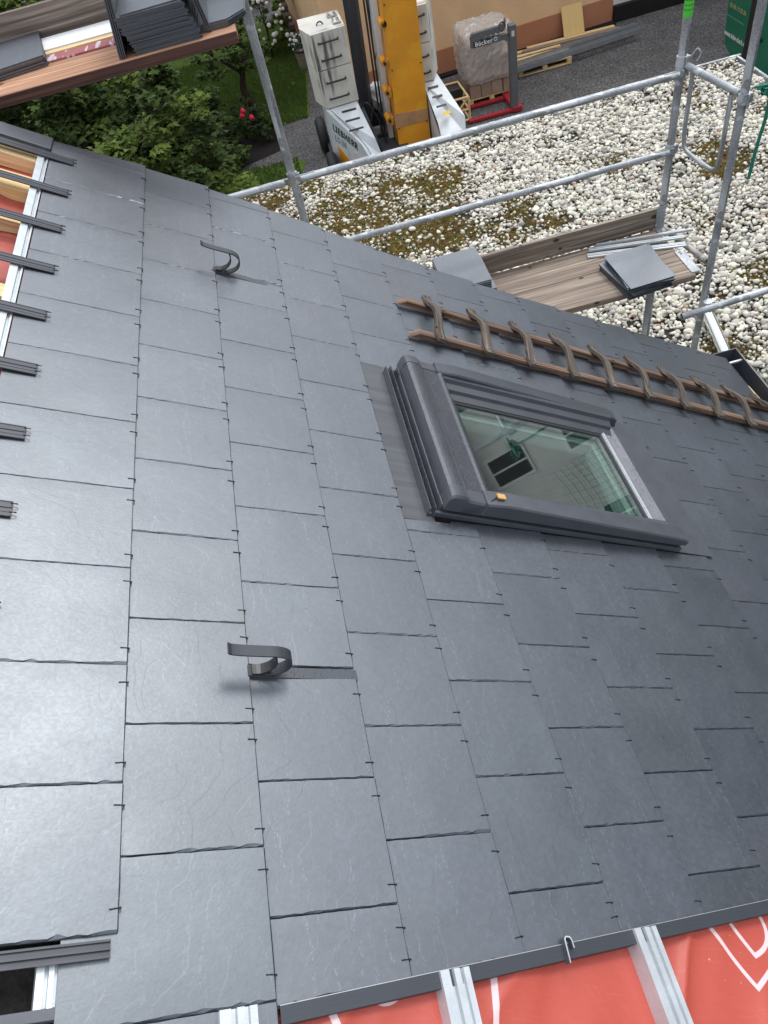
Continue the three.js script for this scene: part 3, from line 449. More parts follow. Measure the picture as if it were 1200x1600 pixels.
// ------------------------------------------------------------------ roof hooks
function roofHook(u, v, h, label) {
  const o = thing('roof_hook', label, 'roof hook', 'hooks for hanging ladders'); o.rotation.z = -PITCH;
  const ribbon = (pts, wd, t = 0.0045) => { // strap bent in the x,y plane
    const c = new THREE.CatmullRomCurve3(pts.map(p => V3(p[0], p[1], 0))), N = 48, v = [], id = [];
    for (let i = 0; i <= N; i++) { const p = c.getPoint(i / N), tg = c.getTangent(i / N), n = V3(-tg.y, tg.x, 0); for (const [a, b] of [[1, -1], [1, 1], [-1, 1], [-1, -1]]) v.push(p.x + n.x * a * t / 2, p.y + n.y * a * t / 2, b * wd / 2); }
    for (let i = 0; i < N; i++) for (let j = 0; j < 4; j++) { const a = i * 4 + j, b = i * 4 + (j + 1) % 4; id.push(a, b, a + 4, b, b + 4, a + 4); }
    id.push(0, 2, 1, 0, 3, 2); const e = N * 4; id.push(e, e + 1, e + 2, e, e + 2, e + 3);
    const g = new THREE.BufferGeometry(); g.setAttribute('position', new THREE.Float32BufferAttribute(v, 3)); g.setIndex(id); g.computeVertexNormals(); return muv(toCreasedNormals(g, 0.6), 'x');
  };
  const loc = (n, g, m) => { const q = part(o, n, g, m); q.position.set(u, h, v); return q; };
  loc('hook_strap', ribbon([[-0.01, 0.004], [0.03, 0.004], [0.060, 0.012], [0.084, 0.036], [0.087, 0.064], [0.074, 0.087], [0.046, 0.098], [0.0, 0.098], [-0.06, 0.098], [-0.082, 0.101], [-0.088, 0.106]], 0.031), coatFlash);
  loc('brace', ribbon([[0.0, 0.010], [0.022, 0.014], [0.044, 0.036], [0.049, 0.060], [0.042, 0.082], [0.034, 0.094]], 0.028), coatDark);
  loc('base_plate', bx(-0.012, 0.30, -0.0035, 0.0005, -0.016, 0.016, 0.001), coat);
  loc('bolt', cyl(V3(0.045, 0.004, 0.0), V3(0.045, 0.012, 0.0), 0.007, 6), coatDark);
}
roofHook(0.305, 0.874, 0.006, 'dark metal roof hook beside a wide joint, nearer the open slate corner');
roofHook(0.300, -1.060, 0.006, 'dark metal roof hook farther up the course, near the gable edge');

// ------------------------------------------------------------------ annex with gravelled flat roof
const FY = -2.8;
{
  const a = thing('flat_roof_annex', 'low annex with flat gravelled roof and metal roof edge beside the gable', 'building');
  part(a, 'wall', bx(-0.32, 6.24, GY, FY - 0.06, -7.2, -1.63, 0.004), palePlaster);
  part(a, 'roof_bed', bx(-0.30, 6.22, FY - 0.058, FY - 0.012, -7.18, -1.62, 0.002), M([0.30, 0.25, 0.18], { map: groundMap, bumpMap: groundMap, bumpScale: 0.02, roughness: 1 }));
  part(a, 'roof_edge', bx(-0.42, 6.34, FY - 0.16, FY + 0.035, -7.29, -7.255, 0.004), galv); part(a, 'roof_edge', bx(6.27, 6.30, FY - 0.16, FY + 0.035, -7.25, -1.62, 0.004), galv); part(a, 'roof_edge', bx(-0.42, -0.385, FY - 0.16, FY + 0.035, -7.25, -1.64, 0.004), galv);
}
const mossSpots = [[0.3, -6.8, 0.5], [0.73, -6.95, 0.6], [1.0, -6.4, 0.6], [1.23, -6.11, 0.7], [1.4, -5.6, 0.6], [1.61, -6.4, 0.35], [2.3, -6.13, 0.5], [2.7, -6.12, 0.35], [2.05, -5.45, 0.55], [3.11, -4.85, 0.28], [3.47, -4.6, 0.22], [1.68, -5.5, 0.6], [4.3, -3.25, 0.28], [4.46, -4.09, 0.14], [4.65, -3.4, 0.3], [5.3, -6.2, 0.2], [3.75, -2.55, 0.3], [3.9, -5.6, 0.24], [2.9, -5.4, 0.3], [4.9, -5.0, 0.2], [3.6, -6.4, 0.22], [5.3, -4.3, 0.22], [5.5, -3.2, 0.3], [2.6, -4.7, 0.2]];
const mossAt = (x, z) => { let m = 0; for (const [a, b, r] of mossSpots) m = Math.max(m, 1 - Math.hypot(x - a, z - b) / (r * 1.25)); return m + (fbm(x * 2.2 + 50, z * 2.2 + 50, 4096, 88, 4) - 0.5) * 2.4; };
{
  const variants = [0, 1, 2, 3].map(k => { const g = new THREE.IcosahedronGeometry(1, 2), p = g.attributes.position; for (let i = 0; i < p.count; i++) { const x = p.getX(i), y = p.getY(i), z = p.getZ(i), q = 1 + (n3(x * 1.3 + 7 + k * 9, y * 1.3 + 3, z * 1.3 + 2, k) - 0.5) * 0.62; p.setXYZ(i, x * q, y * q, z * q); } const m = mergeVertices(g.deleteAttribute('uv') && (g.deleteAttribute('normal'), g)); m.computeVertexNormals(); return m; });
  const lists = variants.map(() => []), r = RNG(4242), q = new THREE.Quaternion(), e = new THREE.Euler();
  const put = (x, z, layer) => {
    const m = mossAt(x, z); if (r() < clamp((m - 0.22) * 1.0, 0, 0.62)) return;
    const big = r(), s = (0.0112 + 0.0138 * big * big + (r() < 0.06 ? 0.013 : 0)) * (m > 0.3 ? 0.85 : 1);
    e.set(r() * 0.8 - 0.4, r() * 6.28, r() * 0.8 - 0.4); q.setFromEuler(e);
    const t = r(); let c; if (t < 0.64) { const v = 0.48 + 0.34 * r(); c = [v, v * (0.94 + 0.03 * r()), v * (0.76 + 0.10 * r())]; } else if (t < 0.90) { const v = 0.34 + 0.24 * r(); c = [v, v * 0.93, v * 0.82]; } else if (t < 0.97) { const v = 0.16 + 0.16 * r(); c = [v, v * 0.95, v * 0.88]; } else { const v = 0.3 + 0.2 * r(); c = [v, v * 0.72, v * 0.52]; }
    lists[(r() * 4) | 0].push([new THREE.Matrix4().compose(V3(x, FY - 0.012 + s * 0.5 + layer * 0.022 + r() * 0.008, z), q, V3(s * (0.85 + 0.5 * r()), s * (0.62 + 0.25 * r()), s * (0.8 + 0.3 * r()))), c]);
  };
  const step = 0.0305;
  for (let L = 0; L < 2; L++) for (let x = -0.34; x < 6.24; x += step) for (let z = -7.23; z < -1.70; z += step) { if (z > -2.3 && x < 2.2) continue; if (r() < (L ? 0.5 : 0.06) + 0.5 * ss(0.5, 0.72, fbm(x * 3.1 + 9, z * 3.1 + 90, 4096, 77, 3)) + (x > 3.3 && z > -4.5 ? 0.1 : 0)) continue; put(x + (r() - 0.5) * step * 1.2, z + (r() - 0.5) * step * 1.2, L); }
  const grp = new THREE.Group(); grp.name = 'roof_gravel'; grp.userData = { kind: 'stuff', label: 'white rounded gravel covering the flat roof', category: 'gravel' }; scene.add(grp);
  const pm = M([1, 1, 1], { roughness: 0.75 });
  lists.forEach((l, k) => { const im = new THREE.InstancedMesh(variants[k], pm, l.length); im.name = 'pebbles'; im.userData = { kind: 'stuff' }; l.forEach(([m, c], i) => { im.setMatrixAt(i, m); im.setColorAt(i, new THREE.Color().setRGB(...c)); }); im.castShadow = im.receiveShadow = true; grp.add(im); });
  // moss cushions between the stones
  const tuft = (() => { const g = []; const rr2 = RNG(3); for (let i = 0; i < 9; i++) { const a = rr2() * 6.28, c = new THREE.ConeGeometry(0.16, 0.9, 3, 1, true).translate(0, 0.3, 0); c.rotateZ((rr2() - 0.5) * 1.6); c.rotateY(a); c.translate((rr2() - 0.5) * 1.5, 0, (rr2() - 0.5) * 1.5); g.push(c); } return merge(g); })();
  const ml = []; for (let k = 0; k < 110000 && ml.length < 22000; k++) { const x = -0.3 + r() * 6.5, z = -7.2 + r() * 5.3, m = mossAt(x, z); if (r() > clamp((m - 0.18) * 1.5)) continue; const s = 0.012 + 0.012 * r(), t = r(); e.set(0, r() * 6.28, 0); const br = t < 0.4 ? [0.22, 0.16, 0.035] : t < 0.62 ? [0.16, 0.15, 0.028] : t < 0.84 ? [0.22, 0.115, 0.04] : [0.30, 0.24, 0.05]; ml.push([new THREE.Matrix4().compose(V3(x, FY - 0.004 + r() * 0.02, z), q.setFromEuler(e).clone(), V3(s, s * 0.8, s)), br.map(v => v * (0.8 + 0.5 * r()))]); }
  const im = new THREE.InstancedMesh(tuft, M([1, 1, 1], { roughness: 1 }), ml.length); im.name = 'moss'; im.userData = { kind: 'stuff', label: 'green brown moss growing between the roof gravel', category: 'moss' }; ml.forEach(([m, c], i) => { im.setMatrixAt(i, m); im.setColorAt(i, new THREE.Color().setRGB(...c)); }); im.castShadow = im.receiveShadow = true; scene.add(im);
}
// ------------------------------------------------------------------ scaffold
const ZO = -2.57, ZI = -2.07, R0 = 0.0245;
{
  const s = thing('scaffold', 'grey galvanised scaffold with plank decks along the gable edge', 'scaffold');
  const post = (x, z, y0, y1, mat = galv) => part(s, 'post', cyl(V3(x, y0, z), V3(x, y1, z), R0, 16), mat);
  const P1 = post(0.655, ZO, FY, 2.6), P2 = post(3.062, ZO, FY, 2.4), P3 = post(3.19, ZI, FY, 2.4), P4 = post(2.76, -2.02, FY, -1.66, galv), P5 = post(-1.95, ZO, GY, 2.4);
  for (const p of [P1, P2, P3]) {}
  for (const [x, z] of [[0.655, ZO], [3.062, ZO], [3.19, ZI], [2.76, -2.02]]) part(s, 'base_plate', bx(x - 0.07, x + 0.07, FY + 0.03, FY + 0.038, z - 0.07, z + 0.07, 0.002), galv);
  // couplers (wedge heads)
  const coupler = (x, y, z) => part(s, 'coupler', merge([cyl(V3(x, y - 0.028, z), V3(x, y + 0.028, z), R0 + 0.008, 14), box(0.03, 0.05, 0.022, x + 0.03, y, z + 0.012, 0.004), box(0.014, 0.075, 0.010, x + 0.012, y - 0.01, z + 0.034, 0.002)]), galv);
  const flat = (x0, y, z, x1) => part(s, 'guard_rail', merge([cyl(V3(x0, y, z), V3(x1, y, z), 0.0205, 14)]), galv);
  flat(-2.0, -0.575, ZO + 0.046, 0.60); flat(0.70, -0.575, ZO + 0.046, 3.03); flat(0.70, -1.04, ZO + 0.046, 3.03); flat(-1.95, 1.42, ZO + 0.046, 0.62); flat(-1.95, 0.95, ZO + 0.046, 0.62);
  for (const [x, y] of [[0.655, -0.575], [3.062, -0.575], [3.062, -1.04], [0.655, -1.04], [0.655, 0.40], [3.062, -0.52]]) coupler(x, y, ZO);
  for (const [x, y, sgn] of [[0.70, -0.575, -1], [3.03, -0.575, 1], [3.03, -1.04, 1]]) part(s, 'rail_end', box(0.13, 0.046, 0.014, x - sgn * 0.03, y, ZO + 0.046, 0.006), galv);
  // end guard: cross tube with hanging loop
  const eg = part(s, 'end_guard', cyl(V3(3.085, -0.545, ZO + 0.03), V3(3.175, -0.56, ZI - 0.02), 0.0205, 14), galv);
  part(eg, 'loop', tube([[3.105, -0.57, -2.50], [3.105, -0.72, -2.50], [3.105, -0.93, -2.50], [3.110, -1.005, -2.485], [3.118, -1.03, -2.44], [3.13, -1.03, -2.28], [3.145, -1.03, -2.19], [3.15, -1.005, -2.145], [3.152, -0.93, -2.13], [3.152, -0.72, -2.13], [3.152, -0.57, -2.13]], 0.0135, 90, 10, 0.3), galv);
  coupler(3.19, -0.58, ZI);
  part(s, 'ledger', cyl(V3(3.08, -1.60, ZO + 0.03), V3(3.17, -1.62, ZI - 0.02), 0.021, 12), M([0.62, 0.58, 0.52], { map: rep(galvMap, 3), roughness: 0.7, metalness: 0.2 }));
  part(s, 'release_lever', tube([[3.10, -0.50, ZO + 0.03], [3.13, -0.46, ZO + 0.04], [3.15, -0.49, ZO + 0.05], [3.13, -0.525, ZO + 0.05]], 0.005, 16, 6), galv);
  // short tube clamped towards the eave
  part(s, 'eave_tube', hollow(V3(2.985, -1.925, -1.965), V3(4.6, -1.84, -1.965), R0, 0.004), galv); coupler(3.185, -1.915, -2.01);
  part(s, 'inspection_tag', new THREE.CylinderGeometry(R0 + 0.0016, R0 + 0.0016, 0.30, 18, 1, true).translate(3.062, -0.14, ZO), M([0.10, 0.62, 0.06], { map: (() => { const cv = document.createElement('canvas'); cv.width = 256; cv.height = 256; const x = cv.getContext('2d'); x.fillStyle = '#fff'; x.fillRect(0, 0, 256, 256); x.fillStyle = 'rgba(30,60,20,0.8)'; for (let k = 0; k < 9; k++) for (let q = 0; q < 256; q += 9) x.fillRect(q, 60 + k * 20, 3 + (q * 7 + k * 5) % 5, 5); const t = new THREE.CanvasTexture(cv); t.colorSpace = THREE.SRGBColorSpace; return t; })(), roughness: 0.6 }));
  // decks: planks on edge-bound frames
  const plank = (x0, x1, yt, z0, z1, mat, name = 'deck_plank') => part(s, name, bx(x0, x1, yt - 0.045, yt, z0, z1, 0.006, 'x', z0 * 5), mat);
  plank(0.72, 3.02, -1.578, -2.235, -1.935, woodWarm); plank(0.72, 3.02, -1.580, -2.53, -2.241, woodWarm);
  for (const z of [-2.525, -2.24]) { const b = part(s, 'end_fitting', bx(3.0, 3.06, -1.577, -1.572, z + (z < -2.4 ? 0.0 : 0.02), z + (z < -2.4 ? 0.055 : 0.28), 0.002), galv); for (const q of [0.02, 0.04]) part(b, 'rivet', cyl(V3(3.03, -1.571, z + q + 0.02), V3(3.03, -1.566, z + q + 0.02), 0.006, 8), galv); }
  part(s, 'toe_board', bx(0.70, 3.03, -1.575, -1.425, -2.556, -2.528, 0.004, 'x'), woodGrey);
  part(s, 'toe_board_bracket', bx(3.0, 3.06, -1.60, -1.41, -2.527, -2.521, 0.002), galv);
  // upper deck left of the tall post
  plank(-2.0, 0.60, 0.42, -2.16, -1.905, woodTan); part(s, 'deck_plank', bx(-2.0, 0.60, 0.373, 0.4185, -1.903, -1.897, 0.002, 'x'), woodEdge);
  part(s, 'deck_rail', bx(-2.0, 0.60, 0.405, 0.428, -2.255, -2.165, 0.006, 'x'), M([0.9, 0.9, 0.9], { map: tex(1024, 128, (x, y) => { const n = fbm(x * 40, y * 6, 8 * 5, 811, 4), s = ss(0.6, 0.66, n); return [0.70 - 0.1 * n + s * 0.2, 0.40 + s * 0.42 - 0.06 * n, 0.38 + s * 0.42]; }), roughness: 0.5 }), { label: 'chipped red painted deck edge rail' });
  part(s, 'deck_plank', bx(-2.0, 0.60, 0.39, 0.432, -2.30, -2.258, 0.004, 'x'), wm(wFresh));
  const strip = solo('insulation_strip', bx(-2.0, 0.56, 0.425, 0.437, -2.50, -2.305, 0.002, 'x'), whiteFlat, 'long white insulation strip lying along the upper scaffold deck', 'insulation');
  part(s, 'toe_board', bx(-2.0, 0.62, 0.425, 0.565, -2.556, -2.525, 0.004, 'x', 3), woodGrey);
  part(s, 'deck_plank', bx(-2.0, 0.60, 0.375, 0.42, -2.52, -2.305, 0.004, 'x'), woodWarm);
}
// ------------------------------------------------------------------ loose slates on the decks
{
  const topOf = (i, n, l) => i === n - 1 ? l : L;
  let L; const flatG = [1, 2, 3, 4].map(k => { const g = muv(jitter(new THREE.BoxGeometry(0.30, 0.0052, 0.40, 8, 1, 10), 0.0007, 40, k), 'x', 0.8, k); return g; });
  const cut = muv(extr([[-0.15, -0.2], [0.06, -0.2], [0.15, -0.1], [0.15, 0.12], [0.07, 0.2], [-0.15, 0.2]], 0.0052).rotateX(Math.PI / 2), 'x', 0.8);
  const add = (geo, mat, p, ry, tilt, label, group) => { const m = solo('loose_slate', geo, mat, label, 'slate', group); m.position.set(...p); m.rotation.set(0, ry, 0); if (tilt) { m.rotation.order = 'YXZ'; m.rotation.z = tilt; } return m; };
  const pick = () => slateMats[(rnd() * 6) | 0];
  L = 'loose grey slate in the low pile beside the white strip on upper deck'; let Gp = 'slates piled beside the white strip';
  for (let i = 0; i < 8; i++) add(flatG[i % 4], pick(), [-0.465 + rr(-0.006, 0.006) , 0.4228 + i * 0.0056, -2.30 + rr(-0.006, 0.006)], 0.17 + rr(-0.02, 0.02), 0, topOf(i, 8, 'topmost slate of the low pile beside the white strip on upper deck'), Gp);
  L = 'dark slate lying flat in the tallest stack on the upper deck'; Gp = 'slates in the tallest stack';
  for (let i = 0; i < 27; i++) { const f = i / 27; add(flatG[i % 4], pick(), [0.30 - f * 0.04 + rr(-0.007, 0.007), 0.4228 + i * 0.0056, -2.125 + rr(-0.006, 0.006)], rr(-0.02, 0.02), 0, L, Gp); }
  add(flatG[1], pick(), [0.285, 0.4228 + 27 * 0.0056, -2.14], 0.03, 0, 'topmost slate of the tallest stack on the upper deck');
  L = 'dark slate standing on edge against the tallest stack'; Gp = 'slates standing on edge';
  for (let i = 0; i < 4; i++) { const m = add(flatG[i], pick(), [0.085 - i * 0.0085 + 0.035, 0.572, -2.13 + rr(-0.005, 0.005)], 0, Math.PI / 2 - 0.17, L, Gp); m.rotation.z = Math.PI / 2 - 0.16; }
  for (let i = 0; i < 3; i++) { const m = add(flatG[i], pick(), [0.455 + i * 0.009, 0.575, -2.17 + rr(-0.004, 0.004)], 0, 0, 'dark slate leaning on the other side of the tallest stack', 'slates leaning behind the stack'); m.rotation.z = Math.PI / 2 + 0.13; }
  L = 'slate with clipped corners in small pile by the tall scaffold post'; Gp = 'clipped slates by the post';
  for (let i = 0; i < 5; i++) add(cut, pick(), [0.515 + rr(-0.005, 0.005), 0.428 + i * 0.0056, -2.185 + rr(-0.005, 0.005)], -0.06 + rr(-0.03, 0.03), 0, topOf(i, 5, 'topmost clipped corner slate in small pile by the tall scaffold post'), Gp);
  L = 'slate in the square pile on the lower plank deck'; Gp = 'slates piled on the lower deck';
  for (let i = 0; i < 14; i++) add(flatG[i % 4], pick(), [2.69 + rr(-0.008, 0.008) - (i < 8 ? 0.022 : 0), -1.5745 + i * 0.0058, -2.075 + rr(-0.006, 0.006)], i < 8 ? 0.14 + rr(-0.05, 0.05) : rr(-0.05, 0.05), 0, topOf(i, 14, 'topmost slate of the square pile on the lower plank deck'), Gp);
  L = 'blue grey slate in the tall stack half hidden behind the verge'; Gp = 'slates stacked behind the verge';
  for (let i = 0; i < 42; i++) add(flatG[i % 4], pick(), [1.565 + (i < 30 ? 0.03 : 0) + rr(-0.005, 0.005), -1.5745 + i * 0.0058, -2.325 + rr(-0.006, 0.006)], rr(-0.02, 0.02), 0, topOf(i, 42, 'topmost blue grey slate of the stack showing above the verge'), Gp);
}
// metal rails left on the lower deck, pipe on the gravel
{
  const L = [['short bright metal rail lying beside the slate pile, widest of four', [2.475, -2.425], [3.10, -2.265], 0.045, 0.010, 0], ['bright metal rail lying loose on the plank deck, next to the widest', [2.50, -2.470], [3.12, -2.33], 0.028, 0.014, 0.010], ['thin dark topped metal rail crossing the deck end', [2.565, -2.492], [3.20, -2.375], 0.014, 0.016, 0.016], ['thin metal angle strip lying nearest the toe board', [2.555, -2.508], [3.17, -2.425], 0.012, 0.012, 0]];
  for (const [label, a, b, w, h, dy] of L) { const len = Math.hypot(b[0] - a[0], b[1] - a[1]), m = solo('metal_rail', muv(extr(railProfile(w, 0, h), len).rotateY(Math.PI / 2).translate(0, 0, w / 2), 'x'), galvNew, label, 'metal rail', 'metal rails on the lower deck'); m.position.set(a[0], -1.5755 + dy, a[1]); m.rotation.y = -Math.atan2(b[1] - a[1], b[0] - a[0]); }
  solo('downpipe_piece', hollow(V3(3.60, FY + 0.072, -2.21), V3(3.72, FY + 0.072, -2.78), 0.05, 0.002, 28), steelShiny, 'short shiny metal downpipe piece lying on the gravel', 'pipe');
  solo('metal_strip', muv(bx(2.40, 2.62, FY + 0.05, FY + 0.056, -2.16, -2.05, 0.002)), galvNew, 'pale metal sheet strip below the lower deck edge', 'metal strip');
}
// ------------------------------------------------------------------ green netting
{
  const netM = M([0.012, 0.19, 0.12], { roughness: 0.6 });
  const net = thing('safety_net', 'bunched green safety net knotted round the inner scaffold post', 'net');
  const r = RNG(8), knot = []; for (let k = 0; k < 16; k++) { const p = []; for (let i = 0; i < 5; i++) p.push([3.225 + 0.1 * r() + i * 0.035, -0.54 + (r() - 0.5) * 0.06, -2.02 + (r() - 0.5) * 0.06]); knot.push(tube(p, 0.004 + 0.004 * r(), 24, 6)); }
  part(net, 'knot', merge(knot), netM);
  part(net, 'strap', tube([[3.30, -0.55, -2.0], [3.305, -0.68, -2.0], [3.292, -0.82, -2.0], [3.285, -0.95, -2.0], [3.282, -1.03, -2.0]], 0.0095, 30, 6), netM);
  // net hung along the eave side of the scaffold
  const en = thing('eave_net', 'green mesh net hanging along the eave beyond the gutter', 'net');
  const strands = []; const sag = (z, y) => 3.86 + 0.06 * Math.sin(z * 3 + y * 2) + 0.04 * Math.sin(z * 7);
  for (let z = -1.95; z < 1.9; z += 0.055) { const p = []; for (let y = -2.85; y <= -0.7; y += 0.2) p.push([sag(z, y), y + 0.05 * Math.sin(z * 5), z + 0.02 * Math.sin(y * 9)]); strands.push(tube(p, 0.0032, 14, 4)); }
  for (let y = -2.85; y < -0.7; y += 0.055) { const p = []; for (let z = -1.95; z < 1.95; z += 0.25) p.push([sag(z, y), y + 0.05 * Math.sin(z * 5), z]); strands.push(tube(p, 0.0032, 22, 4)); }
  part(en, 'mesh', merge(strands), netM, { kind: 'stuff' });
  const fold = []; for (let k = 0; k < 60; k++) { const p = []; const z0 = -2.05 + 0.5 * r(), x0 = 3.62 + 0.25 * r(); for (let i = 0; i < 5; i++) p.push([x0 + (r() - 0.5) * 0.16, FY + 0.03 + 0.06 * r(), z0 + i * 0.06 + (r() - 0.5) * 0.1]); fold.push(tube(p, 0.0028, 14, 4)); }
  part(en, 'folds', merge(fold), netM, { kind: 'stuff' });
}
// ------------------------------------------------------------------ fonts for lettering on machines and signs
const fontBold = await new FontLoader().loadAsync('fonts/droid/droid_sans_bold.typeface.json');
const text = (s, size, depth = 0.004) => { const g = new TextGeometry(s, { font: fontBold, size, depth, curveSegments: 3, bevelEnabled: false }); g.computeBoundingBox(); return g; };
// ------------------------------------------------------------------ crane
{
  const c = thing('tower_crane', 'yellow and white self erecting crane with stacked concrete ballast in the yard', 'crane');
  const blockL = [[1.34, -13.5], [1.49, -13.0], [2.13, -13.04], [2.13, -13.95], [1.36, -14.0]], blockR = [[3.32, -13.04], [3.62, -13.0], [3.80, -13.45], [3.78, -13.95], [3.32, -13.95]];
  for (const [fp, sx] of [[blockL, 1.60], [blockR, 3.44]]) for (const [y0, y1] of [[-4.36, -3.71], [-3.695, -3.10]]) {
    const b = part(c, 'ballast_block', muv(jitter(prism(fp.map(p => [p[0], p[1], y1]), y0), 0.0, 1), 'y', 0.7), concrete);
    for (const y of [y0 + 0.16, y0 + 0.44]) { const w = fp === blockL ? 0.36 : 0.12; part(b, 'handle', tube([[sx, y, -13.01], [sx, y, -12.96], [sx + 0.03, y + 0.006, -12.945], [sx + w - 0.03, y + 0.012, -12.945], [sx + w, y + 0.012, -12.96], [sx + w, y + 0.012, -13.01]], 0.017, 40, 7, 0.2), blackPl); }
    if (y1 > -3.3) { part(b, 'lifting_eye', new THREE.TorusGeometry(0.055, 0.012, 6, 14, Math.PI).translate(fp === blockL ? 1.72 : 3.5, y1, -13.4), blackPl); part(b, 'pad', bx(fp === blockL ? 1.95 : 3.4, fp === blockL ? 2.1 : 3.5, y1, y1 + 0.04, -13.45, -13.2, 0.01), concrete); part(b, 'pad', bx(fp === blockL ? 1.9 : 3.4, fp === blockL ? 2.08 : 3.5, y1, y1 + 0.04, -13.8, -13.6, 0.01), concrete); }
  }
  // white housings with sloping noses
  const hl = part(c, 'housing', prism([[1.47, -13.02, -4.38], [1.92, -12.0, -4.72], [2.02, -11.8, -4.95], [2.25, -11.8, -4.95], [2.20, -12.0, -4.70], [2.09, -13.02, -4.38], [2.09, -14.1, -4.38], [1.47, -14.1, -4.38]], GY + 0.28), whitePaint);
  const hr = part(c, 'housing', prism([[3.40, -13.02, -4.38], [3.40, -12.0, -4.72], [3.40, -11.8, -4.95], [3.86, -11.8, -4.95], [3.92, -12.0, -4.72], [3.74, -13.02, -4.38], [3.74, -14.1, -4.38], [3.40, -14.1, -4.38]], GY + 0.28), whitePaint);
  const slope = Math.atan2(0.34, 1.02);
  for (const [h, x] of [[hl, 1.89], [hr, 3.55]]) for (let k = 0; k < 3; k++) { const s = part(h, 'vent_slot', box(h === hl ? 0.28 : 0.2, 0.012, 0.045, 0, 0, 0, 0.003), blackPl); s.position.set(x + k * 0.012, -4.425 - k * 0.081, -12.85 + k * 0.245); s.rotation.x = slope; }
  { // left flank: lettering and yellow wedge on the slanted side panel
    const a = V3(1.47, 0, -13.02), b = V3(1.92, 0, -12.0), d = b.clone().sub(a), ang = Math.atan2(-d.z, d.x);
    const put = (g, s, y, m, name, rise = 0) => { const q = part(hl, name, g, m); q.position.set(a.x + d.x * s, y, a.z + d.z * s); q.rotation.order = 'YXZ'; q.rotation.y = ang; q.rotation.z = rise; q.translateZ(-0.006); q.translateZ(0.008); return q; };
    put(text('LIEBHERR', 0.135, 0.004).scale(0.98, 1, 1), 0.10, -4.72, blackInk, 'lettering', -0.19); put(text('L1-24', 0.125, 0.004).scale(0.95, 1, 1), 0.10, -4.93, M([0.25, 0.27, 0.29], { roughness: 0.6 }), 'lettering', -0.12);
    put(extr([[0, 0], [0, 0.30], [0.55, 0.02], [0.75, -0.3], [0.1, -0.3]], 0.004), 0.14, -5.30, yellowPaint, 'colour_wedge'); put(extr([[0, 0], [0.16, 0], [0.16, 0.16], [0, 0.16]], 0.005), 0.66, -5.12, M([0.72, 0.55, 0.52], { roughness: 0.6 }), 'sticker');
    const t = tube([[1.98, -5.06, -11.88], [2.02, -5.2, -11.80]], 0.01, 4, 5);
  }
  part(c, 'seam', tube([[1.55, -4.392, -13.0], [1.72, -4.50, -12.6], [1.97, -4.715, -12.0], [2.07, -4.94, -11.8]], 0.006, 20, 5), blackPl);
  // chassis
  part(c, 'chassis', merge([bx(2.10, 3.40, -5.45, -5.2, -13.6, -13.3, 0.02), bx(2.10, 3.40, -5.45, -5.2, -14.5, -14.25, 0.02), bx(2.12, 2.3, -5.5, -4.9, -14.6, -12.4, 0.02), bx(1.40, 2.1, GY + 0.18, GY + 0.30, -14.6, -12.2, 0.02), bx(2.35, 2.9, -5.6, -5.25, -13.25, -12.6, 0.03), bx(2.6, 3.2, -5.4, -5.1, -14.2, -13.65, 0.03)]), darkSteel);
  part(c, 'outrigger', cyl(V3(1.55, GY + 0.20, -13.4), V3(0.78, GY + 0.16, -13.0), 0.06, 4), greyPaint); part(c, 'outrigger', cyl(V3(3.6, GY + 0.2, -13.2), V3(4.45, GY + 0.16, -12.6), 0.06, 4), greyPaint);
  for (const z of [-14.55, -12.8]) { const w = part(c, 'wheel', new THREE.TorusGeometry(0.26, 0.105, 10, 26).rotateY(Math.PI / 2).translate(1.36, GY + 0.36, z), rubber); part(w, 'rim', new THREE.CylinderGeometry(0.17, 0.17, 0.12, 16).rotateZ(Math.PI / 2).translate(1.33, GY + 0.36, z), greyPaint); }
  // mast: yellow column, side plate with pulleys, white jib face behind
  const m = part(c, 'mast', prism([[2.70, -12.72, 4.5], [3.35, -12.72, 4.5], [3.35, -13.25, 4.5], [2.70, -13.25, 4.5]], GY + 0.05), yellowPaint);
  { const p = m.geometry.attributes.position; for (let i = 0; i < p.count; i++) { const y = p.getY(i), x = p.getX(i); if (y > 0) p.setX(i, x < 3 ? 3.06 : 3.56); } m.geometry.computeVertexNormals(); muv(m.geometry, 'y'); }
  part(m, 'worn_band', prism([[2.705, -12.71, -4.66], [3.36, -12.71, -4.72], [3.36, -12.73, -4.72], [2.705, -12.73, -4.66]], -4.93), orangeWorn);
  const js = part(c, 'jib_section', prism([[2.60, -13.10, 4], [2.69, -13.10, 4], [2.69, -13.5, 4], [2.60, -13.5, 4]], -5.3), whitePaint); { const p = js.geometry.attributes.position; for (let i = 0; i < p.count; i++) if (p.getY(i) > 0) p.setX(i, p.getX(i) + 0.32); js.geometry.computeVertexNormals(); }
  for (const [x, y] of [[2.82, -3.15], [2.74, -3.75], [2.70, -4.25], [2.66, -4.75]]) { const pu = part(m, 'bracket', merge([cyl(V3(x - 0.05, y, -12.98), V3(x - 0.05, y, -12.72), 0.065, 12), box(0.1, 0.16, 0.2, x, y - 0.05, -12.86, 0.02)]), yellowPaint); part(pu, 'pin', cyl(V3(x - 0.05, y, -12.72), V3(x - 0.05, y, -12.66), 0.03, 8), blackPl); }
  part(m, 'cable', tube([[2.74, -3.2, -12.7], [2.70, -3.7, -12.68], [2.66, -4.2, -12.7], [2.63, -4.72, -12.7]], 0.012, 20, 5), orangeWorn);
  const dk = part(c, 'support_column', cyl(V3(2.36, -5.2, -14.2), V3(2.62, 2.0, -14.2), 0.14, 4, 0.17), darkSteel);
